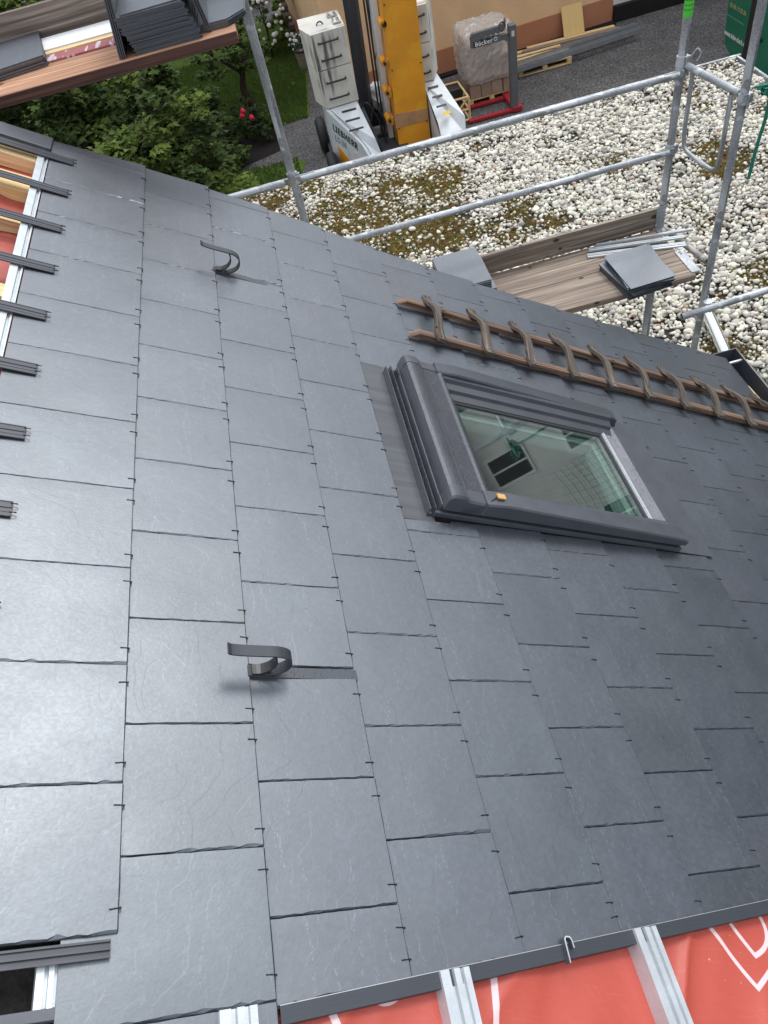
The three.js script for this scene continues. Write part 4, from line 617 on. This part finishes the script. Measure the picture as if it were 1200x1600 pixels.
  for (const [x0, y0, x1, y1, rd] of [[2.50, -5.3, 2.63, -1.6, 0.02], [2.56, -5.28, 2.68, -1.6, 0.02], [2.58, -4.3, 2.76, -1.5, 0.009], [2.62, -3.9, 2.70, -3.6, 0.007]]) part(c, 'hoist_rope', cyl(V3(x0, y0, -13.4), V3(x1, y1, -13.4), rd, 6), blackPl);
  for (let k = 1; k < 16; k += 4) for (const x of [-0.27, 0.27]) { const y = -5.2 + k * 0.26, f = (y + 5.75) / 10.25, cx = 3.025 + 0.285 * f; const w = 0.325 - 0.075 * f; part(m, 'bolt', cyl(V3(cx + Math.sign(x) * (w - 0.04), y, -12.725), V3(cx + Math.sign(x) * (w - 0.04), y, -12.70), 0.014, 6), darkSteel); }
  part(c, 'hose', tube([[2.30, -4.9, -13.2], [2.42, -4.6, -13.1], [2.55, -4.85, -13.0], [2.50, -5.2, -12.95], [2.60, -5.4, -12.9]], 0.022, 30, 7), blackPl); part(c, 'hose', tube([[2.12, -4.75, -13.5], [2.3, -4.6, -13.4], [2.46, -4.9, -13.3], [2.52, -5.25, -13.2]], 0.018, 30, 7), blackPl);
  part(hr, 'warning_label', box(0.14, 0.004, 0.12, 3.62, -4.655, -12.18, 0.001), M([0.7, 0.45, 0.03], { roughness: 0.6 }));
  const be = part(c, 'beacon', cyl(V3(2.17, -5.0, -12.15), V3(2.17, -4.90, -12.15), 0.042, 12), blackPl); part(be, 'lens', cyl(V3(2.17, -4.90, -12.15), V3(2.17, -4.82, -12.15), 0.04, 12), M([0.7, 0.2, 0.02], { roughness: 0.25 })); part(be, 'cap', cyl(V3(2.17, -4.82, -12.15), V3(2.17, -4.79, -12.15), 0.042, 12), blackPl);
  part(c, 'cable_coil', merge([0, 1, 2].map(k => new THREE.TorusGeometry(0.15 - k * 0.012, 0.017, 6, 26).rotateY(0.2 * k).translate(2.36, -5.42 + 0.02 * k, -12.0 + 0.03 * k))), M([0.75, 0.10, 0.02], { roughness: 0.5 }));
  const sack = jitter(new THREE.IcosahedronGeometry(0.36, 4).scale(1, 0.75, 0.8), 0.10, 6, 3); const sk = solo('white_sack', muv(sack, 'y'), M([0.66, 0.66, 0.65], { roughness: 0.6 }), 'crumpled white plastic sack on the dark crane chassis', 'sack'); sk.position.set(2.74, -4.95, -14.45);
}
// ------------------------------------------------------------------ neighbouring buildings
{
  const b = thing('peach_house', 'peach rendered house wall with terracotta base band behind the crane', 'house', null, [2.0, 0, -16.60]); b.rotation.y = 0.075;
  part(b, 'wall', bx(0, 6.9, -5.26, 0.8, -8, 0, 0.005), peach); part(b, 'base_band', bx(-0.01, 6.91, GY, -5.262, -8.0, 0.012, 0.005), terracotta);
  part(b, 'gravel_strip', bx(0.5, 6.9, GY, GY + 0.05, 0.02, 0.22, 0.01), soil);
  const p = thing('pale_house', 'pale grey rendered house wall with dark stone foot next to peach house', 'house', null, [8.88, 0, -17.12]); p.rotation.y = 0.03;
  part(p, 'wall', bx(0, 9, -5.45, 0.8, -8, 0, 0.005), palePlaster); part(p, 'stone_foot', bx(0.02, 9, GY, -5.452, -7.9, 0.10, 0.02), M([0.06, 0.055, 0.05], { map: groundMap, roughness: 0.9 }));
}
{ // green van
  const v = thing('green_van', 'dark green van with white lettering parked beyond the annex', 'van');
  const X = 9.9; const body = extr([[-13.80, -5.25], [-13.72, -5.5], [-13.45, -5.62], [-8.4, -5.62], [-8.4, -3.2], [-13.5, -3.2], [-13.72, -3.4], [-13.86, -4.6]].map(([z, y]) => [-z, y]), 1.9, 0.03);
  part(v, 'body', muv(body.rotateY(Math.PI / 2).translate(X + 0.034, 0, 0), 'z'), greenPaint);
  part(v, 'door_gap', bx(X - 0.012, X + 0.02, -5.62, -3.3, -12.97, -12.80, 0.006), rubber); part(v, 'door_gap', bx(X - 0.012, X + 0.02, -5.62, -3.3, -11.9, -11.85, 0.006), rubber);
  part(v, 'marking_plate', bx(X - 0.008, X + 0.004, -4.95, -4.62, -12.72, -12.58, 0.003), whiteFlat); part(v, 'marking_plate', bx(X - 0.008, X + 0.004, -5.42, -5.10, -12.72, -12.58, 0.003), whiteFlat); part(v, 'latch', bx(X - 0.03, X + 0.004, -5.06, -4.99, -12.80, -12.4, 0.01), rubber);
  const L = (s, size, z, y, m, st = 1) => { const t = part(v, 'lettering', text(s, size, 0.004).scale(st, 1, 1), m); t.position.set(X - 0.005, y, z); t.rotation.y = -Math.PI / 2; };
  L('www.bite-dach.de', 0.078, -13.76, -5.30, whiteFlat, 0.92); L('02 95 / 9 32 34', 0.075, -13.72, -4.80, beigeInk, 0.9);
  part(v, 'stripe', bx(X - 0.005, X + 0.002, -4.965, -4.95, -13.78, -13.12, 0.001), M([0.1, 0.3, 0.2], { roughness: 0.5 }));
  for (const z of [-12.2, -9.3]) part(v, 'wheel', new THREE.TorusGeometry(0.25, 0.1, 8, 22).rotateY(Math.PI / 2).translate(X + 0.14, GY + 0.34, z), rubber);
}
// ------------------------------------------------------------------ things stored in the yard
function pallet(label, x0, z0, lx, lz, ry = 0) {
  const p = thing('wooden_pallet', label, 'pallet', 'wooden pallets in the yard', [x0, GY + 0.012, z0]); p.rotation.y = ry;
  for (let k = 0; k < 5; k++) part(p, 'top_board', bx(0, lx, 0.122, 0.144, -lz + k * (lz - 0.1) / 4, -lz + 0.1 + k * (lz - 0.1) / 4, 0.003, 'x', k), woodFresh);
  for (const x of [0, lx / 2 - 0.05, lx - 0.1]) for (const z of [-lz, -lz / 2 - 0.05, -0.1]) part(p, 'block', bx(x, x + 0.1, 0.022, 0.12, z, z + 0.1, 0.003), woodFresh);
  for (const z of [-lz, -lz / 2 - 0.05, -0.1]) part(p, 'bottom_board', bx(0, lx, 0, 0.02, z, z + 0.1, 0.003), woodFresh);
  return p;
}
pallet('wooden pallet under the long metal profiles by the peach wall', 6.05, -15.50, 1.24, 0.82, 0.0);
pallet('wooden pallet carrying the plastic wrapped cartons', 4.66, -14.68, 1.06, 0.9, 0.03);
for (const [z0, z1, label] of [[-15.86, -16.02, 'long grey metal profile lying on the pallet, front one'], [-16.12, -16.28, 'long grey metal profile lying on the pallet, one nearer the wall']]) { const a = solo('metal_profile', muv(extr([[0, 0], [0, 0.10], [0.015, 0.10], [0.02, 0.03], [0.09, 0.03], [0.095, 0.10], [0.11, 0.10], [0.11, 0]], 3.3).rotateY(Math.PI / 2), 'x'), M([0.5, 0.52, 0.55], { map: rep(galvBright, 2), roughness: 0.35, metalness: 0.5 }), label, 'metal profile', 'long metal profiles'); a.position.set(5.75, GY + 0.16, z0 + 0.5); a.rotation.y = 0.11; }
for (let k = 0; k < 4; k++) { const b = solo('timber_board', bx(0, 2.7 - 0.2 * k, 0, 0.04, -0.12, 0, 0.003, 'x', k), k % 2 ? woodFresh : woodWarm, 'long yellow timber board lying along the foot of the peach wall', 'board', 'timber boards by the wall'); b.position.set(6.2 + 0.15 * k, GY + 0.02 + 0.042 * (k > 1 ? 1 : 0), -16.55 - 0.14 * (k % 2)); b.rotation.y = -0.08 + 0.01 * k; }
for (let k = 0; k < 3; k++) { const b = solo('timber_board', bx(0, 1.5, 0, 0.035, -0.1, 0, 0.003, 'x', k), k === 1 ? whiteFlat : woodFresh, ['yellow timber lath on the pallet beneath the profiles', 'white wrapped lath on the front edge of pallet', 'short timber lath on the pallet top'][k], 'board'); b.position.set(5.85, GY + 0.16, -15.55 - 0.11 * k); b.rotation.y = 0.05; }
{ const b = solo('plywood_sheet', bx(0, 0.5, 0, 0.62, 0, 0.018, 0.002), wm(woodTex([0.84, 0.68, 0.42], [0.92, 0.8, 0.56], [0.88, 0.74, 0.5], 371, 0, 0.5)), 'square yellow plywood sheet leaning at the peach wall', 'plywood'); b.position.set(7.55, GY + 0.1, -16.72); b.rotation.x = -0.42; b.rotation.y = 0; }
{ // cartons under film
  const cm = [[0.50, 0.35, 0.26], [0.46, 0.32, 0.235], [0.55, 0.40, 0.30]].map(c => M(c, { map: rep(coatTex, 2), roughness: 0.85 }));
  for (let y = 0; y < 4; y++) for (let i = 0; i < 4; i++) { if (y === 3 && (i === 3)) continue; const b = solo('carton', muv(new RoundedBoxGeometry(0.235, 0.255, 0.8, 1, 0.006), 'x', 1, i), cm[(y * 3 + i) % 3], 'brown carton stacked under clear film on the pallet', 'carton', 'cartons on the wrapped pallet'); b.position.set(4.82 + i * 0.244 + (y > 2 ? 0.04 : 0), GY + 0.29 + y * 0.262, -15.10); b.rotation.y = 0.03 + rr(-0.02, 0.02); }
  const g0 = mergeVertices(strip(new THREE.BoxGeometry(1.16, 0.95, 1.02, 34, 28, 30)).deleteAttribute('uv').deleteAttribute('normal')); { const p = g0.attributes.position; for (let i = 0; i < p.count; i++) { const a = p.getX(i) / 0.58, b = p.getY(i) / 0.475, c = p.getZ(i) / 0.51, n = Math.pow(a ** 6 + b ** 6 + c ** 6, 1 / 6); p.setXYZ(i, p.getX(i) / n, p.getY(i) / n, p.getZ(i) / n); } g0.computeVertexNormals(); }
  const g = jitter(g0, 0.03, 5, 9); jitter(g, 0.022, 21, 4); jitter(g, 0.02, 47, 6); { const p = g.attributes.position; for (let i = 0; i < p.count; i++) { const y = p.getY(i); if (y > 0.36) p.setY(i, y + 0.05 * n3(p.getX(i) * 6, 2, p.getZ(i) * 6, 5)); if (y < -0.3) p.setY(i, y - 0.14 * n3(p.getX(i) * 5, 1, p.getZ(i) * 5, 8)); } g.computeVertexNormals(); }
  const f = solo('plastic_film', g, M([0.97, 0.965, 0.95], { transmission: 0.70, roughness: 0.15, thickness: 0, ior: 1.7 }), 'crumpled clear plastic film over the carton stack', 'plastic film'); f.position.set(5.18, GY + 0.96, -15.10);
}
{ // load fork
  const f = thing('load_fork', 'grey crane load fork with red tines and toothed top arm', 'load fork');
  const arm = part(f, 'toothed_arm', extr([[4.62, -4.37], [4.62, -4.17], [4.66, -4.12], [5.34, -4.10], [5.34, -4.18], [5.22, -4.20], [5.20, -4.25], [5.12, -4.20], [5.10, -4.26], [5.02, -4.21], [5.0, -4.27], [4.92, -4.22], [4.90, -4.28], [4.82, -4.23], [4.80, -4.28], [4.72, -4.26], [5.3, -4.26], [5.46, -4.30], [5.46, -4.42]].slice(0, 16).concat([[5.36, -4.28], [5.44, -4.42], [5.40, -4.46], [5.30, -4.37]]), 0.09).translate(0, 0, -14.05), greyPaint);
  const t = part(arm, 'lettering', text('Böcker', 0.078, 0.004), whiteFlat); t.position.set(4.69, -4.355, -13.957); part(arm, 'sign', bx(4.665, 5.02, -4.372, -4.268, -13.959, -13.956, 0.001), blackInk); part(arm, 'emblem', new THREE.TorusGeometry(0.03, 0.010, 6, 18).translate(5.12, -4.31, -13.955), M([0.45, 0.6, 0.68], { roughness: 0.5 }));
  const ma = part(f, 'mast', bx(5.40, 5.545, -5.72, -4.14, -14.1, -13.93, 0.012), greyPaint); part(ma, 'sticker', bx(5.44, 5.50, -4.34, -4.24, -13.93, -13.926, 0.001), M([0.7, 0.6, 0.55], { roughness: 0.6 }));
  part(f, 'suspension_ring', merge([new THREE.TorusGeometry(0.075, 0.016, 8, 20).rotateY(0.4).translate(5.27, -4.14, -14.0), new THREE.TorusGeometry(0.06, 0.016, 8, 20).rotateY(1.2).translate(5.33, -4.07, -14.0)]), M([0.12, 0.09, 0.08], { roughness: 0.6, metalness: 0.4 }));
  for (const z of [-13.98, -14.62]) part(f, 'tine', bx(4.45, 5.52, GY + 0.02, GY + 0.08, z - 0.05, z + 0.05, 0.008), redPaint);
  part(f, 'foot', bx(5.42, 5.62, GY + 0.02, GY + 0.12, -14.7, -13.9, 0.01), redPaint);
}
{ // slatted crate and black tub
  const c = thing('timber_crate', 'open pale timber crate frame beside the crane', 'crate');
  const bar = (a, b, r = 0.026) => part(c, 'slat', muv(cyl(V3(...a), V3(...b), r, 4), 'x'), woodFresh);
  const x0 = 4.02, x1 = 4.5, z0 = -14.9, z1 = -14.05, y0 = GY + 0.03, y1 = -5.28; for (const x of [x0, x1]) for (const z of [z0, z1]) bar([x, y0, z], [x, y1, z]); for (const y of [y0 + 0.03, (y0 + y1) / 2, y1]) { for (const z of [z0, z1]) bar([x0, y, z], [x1, y, z]); for (const x of [x0, x1]) bar([x, y, z0], [x, y, z1]); } bar([x0, y0, z1], [x1, y1, z1], 0.02);
  const tub = solo('black_tub', muv(extr([[4.14, -5.62], [4.12, -5.33], [4.10, -5.30], [4.56, -5.30], [4.54, -5.33], [4.50, -5.62]], 0.42, 0.02).translate(0, 0, -15.05), 'x'), blackPl, 'black plastic tub standing behind the timber crate', 'tub');
}
// ------------------------------------------------------------------ steps, planter, handrail beyond the lawn
{
  const st = thing('garden_steps', 'dark timber garden steps beside the peach house', 'steps'); for (let k = 0; k < 5; k++) part(st, 'tread', bx(1.35, 2.35, GY + 0.16 * k, GY + 0.16 * k + 0.15, -21.6 - 0.34 * k - 0.4, -21.6 - 0.34 * k, 0.01, 'x', k), woodDark);
  const pl = thing('planter', 'round wooden planter with white flowers at lawn edge', 'planter', null, [1.62, GY + 0.02, -19.6]); part(pl, 'tub', new THREE.CylinderGeometry(0.30, 0.24, 0.42, 18).translate(0, 0.21, 0), wm(wWarm)); part(pl, 'rim', new THREE.TorusGeometry(0.30, 0.02, 6, 20).rotateX(Math.PI / 2).translate(0, 0.42, 0), rubber);
  const r = RNG(61), fl = [], lv = []; for (let i = 0; i < 130; i++) { const a = r() * 6.28, q = Math.sqrt(r()) * 0.36, y = 0.45 + r() * 0.25; (r() < 0.45 ? fl : lv).push(new THREE.IcosahedronGeometry(0.028 + 0.02 * r(), 0).translate(Math.cos(a) * q, y, Math.sin(a) * q)); }
  part(pl, 'flowers', merge(fl), M([0.75, 0.75, 0.78], { roughness: 0.8 })); part(pl, 'leaves', merge(lv), M([0.03, 0.06, 0.03], { roughness: 0.9 }));
  solo('handrail_pole', cyl(V3(1.83, GY, -21.0), V3(1.60, -4.2, -21.0), 0.03, 10), galv, 'pale metal pole standing by the dark garden steps', 'pole');
}
// ------------------------------------------------------------------ plants
const leafGeo = (() => { // lobed leaf, tip along +z, folded along the midrib
  const P = [[0, -0.45], [0.10, -0.3], [0.42, -0.36], [0.30, -0.1], [0.55, 0.12], [0.24, 0.12], [0.16, 0.28], [0, 0.6], [-0.16, 0.28], [-0.24, 0.12], [-0.55, 0.12], [-0.30, -0.1], [-0.42, -0.36], [-0.10, -0.3]];
  const g = new THREE.ShapeGeometry(new THREE.Shape(P.map(p => new THREE.Vector2(...p)))).rotateX(Math.PI / 2); const p = g.attributes.position; for (let i = 0; i < p.count; i++) p.setY(i, Math.abs(p.getX(i)) * 0.28 - p.getZ(i) * p.getZ(i) * 0.25); g.computeVertexNormals(); g.deleteAttribute('uv'); return g;
})();
const ovalGeo = (() => { const P = [[0, -0.5], [0.2, -0.2], [0.24, 0.1], [0, 0.55], [-0.24, 0.1], [-0.2, -0.2]]; const g = new THREE.ShapeGeometry(new THREE.Shape(P.map(p => new THREE.Vector2(...p)))).rotateX(Math.PI / 2); const p = g.attributes.position; for (let i = 0; i < p.count; i++) p.setY(i, Math.abs(p.getX(i)) * 0.35 - p.getZ(i) * p.getZ(i) * 0.3); g.computeVertexNormals(); g.deleteAttribute('uv'); return g; })();
const leafMat = M([1, 1, 1], { transmission: 0.25, roughness: 1, thickness: 0, specularIntensity: 0.35 }), bark = M([0.16, 0.12, 0.09], { map: rep(wGrey, 1), bumpMap: wGrey, bumpScale: 0.02, roughness: 0.95 });
function crown(parent, blobs, n, size, cols, seed, geo = leafGeo, tips = 90) {
  const r = RNG(seed), C = [], q = new THREE.Quaternion(), e = new THREE.Euler(0, 0, 0, 'YXZ'), m = new THREE.Matrix4(), col = new THREE.Color();
  const dir = () => { const z = r() * 2 - 1, a = r() * 6.283, s = Math.sqrt(1 - z * z); return V3(s * Math.cos(a), z, s * Math.sin(a)); };
  for (const [c, rad] of blobs) for (let k = 0; k < tips; k++) { const d = dir(), f = 0.45 + 0.55 * Math.pow(r(), 0.45); const p = V3(c[0] + d.x * rad[0] * f, c[1] + d.y * rad[1] * f, c[2] + d.z * rad[2] * f); C.push([p, d, (0.10 + 0.16 * r()) * Math.min(rad[0], rad[2]) , cols[(r() * cols.length) | 0], 0.75 + 0.5 * r()]); }
  const im = new THREE.InstancedMesh(geo, leafMat, n); im.name = 'crown'; im.userData = { kind: 'stuff' }; im.castShadow = im.receiveShadow = true;
  for (let i = 0; i < n; i++) {
    const [p, d, s, c, br] = C[(r() * C.length) | 0], o = dir().multiplyScalar(s * Math.pow(r(), 0.5)); o.y *= 0.6;
    e.set(-0.35 + (r() - 0.5) * 1.1 + 0.25, Math.atan2(d.x, d.z) + (r() - 0.5) * 2.4, (r() - 0.5) * 1.0); q.setFromEuler(e); const z = size * (0.55 + 0.75 * r());
    m.compose(V3(p.x + o.x, p.y + o.y, p.z + o.z), q, V3(z, z, z)); im.setMatrixAt(i, m); const k = br * (0.82 + 0.36 * r()); im.setColorAt(i, col.setRGB(c[0] * k, c[1] * k, c[2] * k));
  }
  parent.add(im); return im;
}
function trunk(parent, pts, r0, r1) {
  const c = new THREE.CatmullRomCurve3(pts.map(p => V3(...p))), g = new THREE.TubeGeometry(c, 24, 1, 10, false), p = g.attributes.position, N = 25; for (let i = 0; i < p.count; i++) { const k = Math.floor(i / 11) / 24, o = c.getPoint(k), v = V3().fromBufferAttribute(p, i).sub(o), R = (r0 + (r1 - r0) * k) * (0.9 + 0.25 * n3(i * 0.7, k * 9, 1, 2)); p.setXYZ(i, o.x + v.x * R, o.y + v.y * R, o.z + v.z * R); } g.computeVertexNormals(); const uv = g.attributes.uv; for (let i = 0; i < uv.count; i++) uv.setXY(i, uv.getX(i) * 2, uv.getY(i)); return part(parent, 'trunk', g, bark);
}
const GR = { maple: [[0.070, 0.105, 0.017], [0.052, 0.085, 0.015], [0.11, 0.155, 0.025], [0.04, 0.068, 0.013]], dark: [[0.042, 0.068, 0.016], [0.055, 0.085, 0.02], [0.034, 0.058, 0.015]], light: [[0.10, 0.17, 0.03], [0.12, 0.19, 0.045], [0.08, 0.14, 0.03]], mid: [[0.08, 0.125, 0.025], [0.10, 0.15, 0.03], [0.07, 0.11, 0.025]] };
{
  let t = thing('maple_tree', 'dense green maple tree growing below the upper scaffold deck', 'tree');
  trunk(t, [[-1.9, GY, -7.6], [-1.85, -4.6, -7.55], [-1.95, -3.2, -7.4], [-1.9, -1.6, -7.3]], 0.16, 0.05);
  for (const [x, y, z] of [[-0.7, -1.5, -6.7], [-2.9, -1.2, -7.9], [-1.4, -0.8, -8.2], [-2.3, -1.4, -6.2], [-0.9, -2.6, -7.9]]) trunk(t, [[-1.9, -3.3, -7.4], [(-1.9 + x) / 2, (-3.0 + y) / 2, (-7.4 + z) / 2], [x, y, z]], 0.06, 0.015).name = 'limb';
  crown(t, [[[-1.0, -1.75, -7.0], [0.95, 0.85, 1.1]], [[-2.3, -1.35, -7.0], [1.3, 1.2, 1.4]], [[-1.6, -2.3, -6.4], [1.4, 0.9, 0.9]], [[-3.4, -2.0, -7.4], [1.3, 1.3, 1.5]], [[-1.3, -2.9, -7.6], [1.3, 0.9, 1.2]], [[-2.4, -0.7, -8.4], [1.5, 1.0, 1.2]]], 50000, 0.088, GR.maple, 51, leafGeo, 70);
  t = thing('apple_tree', 'small crooked garden tree with bare brown trunk on the lawn', 'tree');
  trunk(t, [[-0.15, GY, -17.0], [-0.02, -5.4, -17.0], [-0.10, -5.05, -17.02], [-0.02, -4.7, -17.0], [0.1, -4.3, -17.1]], 0.115, 0.05); for (const [x, y, z] of [[-0.7, -4.2, -17.1], [0.5, -4.1, -17.3], [-0.2, -3.8, -17.6]]) trunk(t, [[-0.02, -4.7, -17], [(x - 0.02) / 2, (y - 4.6) / 2, (z - 17) / 2], [x, y, z]], 0.045, 0.015).name = 'limb';
  crown(t, [[[-0.5, -4.25, -17.0], [0.65, 0.35, 0.6]], [[0.25, -4.35, -17.1], [0.5, 0.35, 0.5]], [[-0.2, -3.85, -17.5], [0.7, 0.35, 0.6]]], 3200, 0.12, GR.mid, 52, ovalGeo, 30);
  const shrub = (label, blobs, n, size, cols, seed, geo = ovalGeo) => { const s = thing('shrub', label, 'shrub'); const b = blobs[0][0]; trunk(s, [[b[0], GY, b[2]], [b[0] + 0.05, (GY + b[1]) / 2, b[2]], [b[0], b[1], b[2]]], 0.04, 0.015).name = 'stem'; crown(s, blobs, n, size, cols, seed, geo, 45); return s; };
  const rose = shrub('dark leafy rose bush with two red blooms near the lawn edge', [[[-0.35, -5.35, -16.25], [0.55, 0.42, 0.5]], [[0.1, -5.5, -15.95], [0.35, 0.3, 0.35]]], 2600, 0.10, GR.dark, 53);
  for (const [x, y, z] of [[-0.20, -5.0, -15.72], [-0.05, -5.14, -15.62], [-0.24, -5.08, -15.70]]) part(rose, 'bloom', jitter(new THREE.IcosahedronGeometry(0.058, 2), 0.018, 20, 2).translate(x, y, z), M([0.5, 0.015, 0.05], { roughness: 0.8 }));
  shrub('broad dark evergreen bush behind the maple', [[[-1.3, -5.0, -15.6], [0.9, 0.75, 0.8]], [[-2.2, -4.7, -15.2], [1.1, 1.0, 0.9]]], 5200, 0.13, GR.dark, 54);
  shrub('low yellow green bush at the corner of lawn and annex', [[[-0.75, -5.5, -14.9], [0.45, 0.3, 0.4]], [[-1.3, -5.4, -14.7], [0.5, 0.35, 0.4]]], 2200, 0.11, GR.mid, 55);
  shrub('tall pale green shrub dotted with white flowers beyond the lawn', [[[0.75, -4.6, -20.8], [0.75, 1.0, 0.7]], [[0.4, -3.9, -21.6], [0.9, 0.9, 0.8]]], 5200, 0.12, GR.light, 56);
  const wf = []; const r = RNG(99); for (let i = 0; i < 46; i++) wf.push(new THREE.IcosahedronGeometry(0.035 + 0.03 * r(), 0).translate(0.75 + (r() - 0.35) * 1.1, -4.6 + (r() - 0.5) * 1.7, -20.15 + (r() - 0.5) * 0.4)); const last = scene.children[scene.children.length - 1]; part(last, 'flowers', merge(wf), M([0.78, 0.77, 0.74], { roughness: 0.8 }));
  // trees farther back
  const far = [[-4.2, -17, 2.6, 'dark'], [-7.5, -20, 3.2, 'mid'], [-2.2, -25, 3.0, 'mid'], [-5.2, -28, 3.6, 'dark'], [0.2, -29, 3.2, 'dark']];
  const ql = ['broad dark tree standing behind the maple', 'mid green tree at the far left of the lawn', 'mid green tree standing behind the lawn', 'dark tree at the back of the garden', 'dark tree behind the garden steps'];
  far.forEach(([x, z, s, c], i) => { const f = thing('garden_tree', ql[i], 'tree', 'trees at the back of the garden'); trunk(f, [[x, GY, z], [x + 0.1, GY + s * 0.7, z], [x, GY + s * 1.5, z]], 0.16, 0.05); crown(f, [[[x, GY + s * 1.25, z], [s * 0.8, s * 0.95, s * 0.8]], [[x + s * 0.4, GY + s * 0.9, z + 0.5], [s * 0.6, s * 0.6, s * 0.6]]], 5200, 0.22, GR[c], 70 + i, leafGeo, 70); });
  // trees and a white house across the street, mirrored by wet slate and window glass
  const across = [[13.5, -2.2, 4.5], [12.5, 2.6, 4.7], [13.5, 7.2, 4.8], [12.0, 11.0, 4.5], [16.5, 0.4, 5.4], [15.0, -5.2, 3.7]];
  across.forEach(([x, z, s], i) => { const f = thing('street_tree', 'tall dark street tree beyond the eave side of the house', 'tree', 'street trees across from the eave'); trunk(f, [[x, GY, z], [x, GY + s * 0.7, z], [x, GY + s * 1.6, z]], 0.22, 0.06); crown(f, [[[x, GY + s * 1.35, z], [s * 0.62, s * 0.95, s * 0.62]], [[x, GY + s * 0.8, z], [s * 0.6, s * 0.6, s * 0.6]]], 8500, 0.46, GR.dark, 80 + i, leafGeo, 90); });
  const wh = thing('white_house', 'white rendered house with dark roof across the yard', 'house', null, [17, 0, -11.5]); wh.rotation.y = 0.69;
  part(wh, 'wall', bx(0, 8, GY, 2.6, -5.5, 5.5, 0.01), whitePlaster); part(wh, 'roof', muv(extr([[-0.5, 2.6], [8.5, 2.6], [4, 5.6]], 11.6).translate(0, 0, -5.8), 'z'), slateDark);
  for (const y of [-4.2, -1.5, 0.9]) for (const z of [-4, -1.4, 1.4, 4]) { const w = part(wh, 'window', bx(-0.04, 0.02, y, y + 1.3, z - 0.5, z + 0.5, 0.01), whiteFlat); part(w, 'pane', bx(-0.05, -0.03, y + 0.08, y + 1.22, z - 0.42, z - 0.03, 0.004), M([0.02, 0.025, 0.03], { roughness: 0.1 })); part(w, 'pane', bx(-0.05, -0.03, y + 0.08, y + 1.22, z + 0.03, z + 0.42, 0.004), M([0.02, 0.025, 0.03], { roughness: 0.1 })); }
}
{ // grass blades on the lawn in view
  const b = new THREE.BufferGeometry(); b.setAttribute('position', new THREE.Float32BufferAttribute([-0.5, 0, 0, 0.5, 0, 0, 0.15, 1, 0.35, 0.2, 0, -0.5, -0.2, 0, 0.5, -0.3, 0.85, -0.2], 3)); b.computeVertexNormals();
  const r = RNG(12), L = []; for (let k = 0; k < 26000; k++) { let x = -2.2 + r() * 3.9, z = -16.45 - r() * 5.5; if (k < 5000) { x = -2.5 + r() * 3.2; z = -14.6 + r() * 2.6; if (x > -1 + (-9 - z) * 0.352 + 0.1) continue; } else if (x > 1.2 + (-16.5 - z) * 0.1) continue; L.push([x, z]); }
  const im = new THREE.InstancedMesh(b, M([1, 1, 1], { roughness: 0.9 }), L.length), m = new THREE.Matrix4(), q = new THREE.Quaternion(), c = new THREE.Color(); L.forEach(([x, z], i) => { q.setFromAxisAngle(V3(0, 1, 0), r() * 6.28); m.compose(V3(x, GY + 0.012, z), q, V3(0.025, 0.04 + 0.05 * r(), 0.05)); im.setMatrixAt(i, m); const k = 0.7 + 0.6 * r(); im.setColorAt(i, c.setRGB(0.105 * k, 0.175 * k, 0.03 * k)); });
  im.name = 'grass'; im.userData = { kind: 'stuff', label: 'short green grass of the garden lawn', category: 'grass' }; im.castShadow = im.receiveShadow = true; scene.add(im);
}

const renderer = new THREE.WebGLRenderer({ antialias: true });
renderer.toneMapping = THREE.LinearToneMapping; renderer.toneMappingExposure = EXPOSURE;
renderer.shadowMap.enabled = true;
renderer.render(scene, camera);
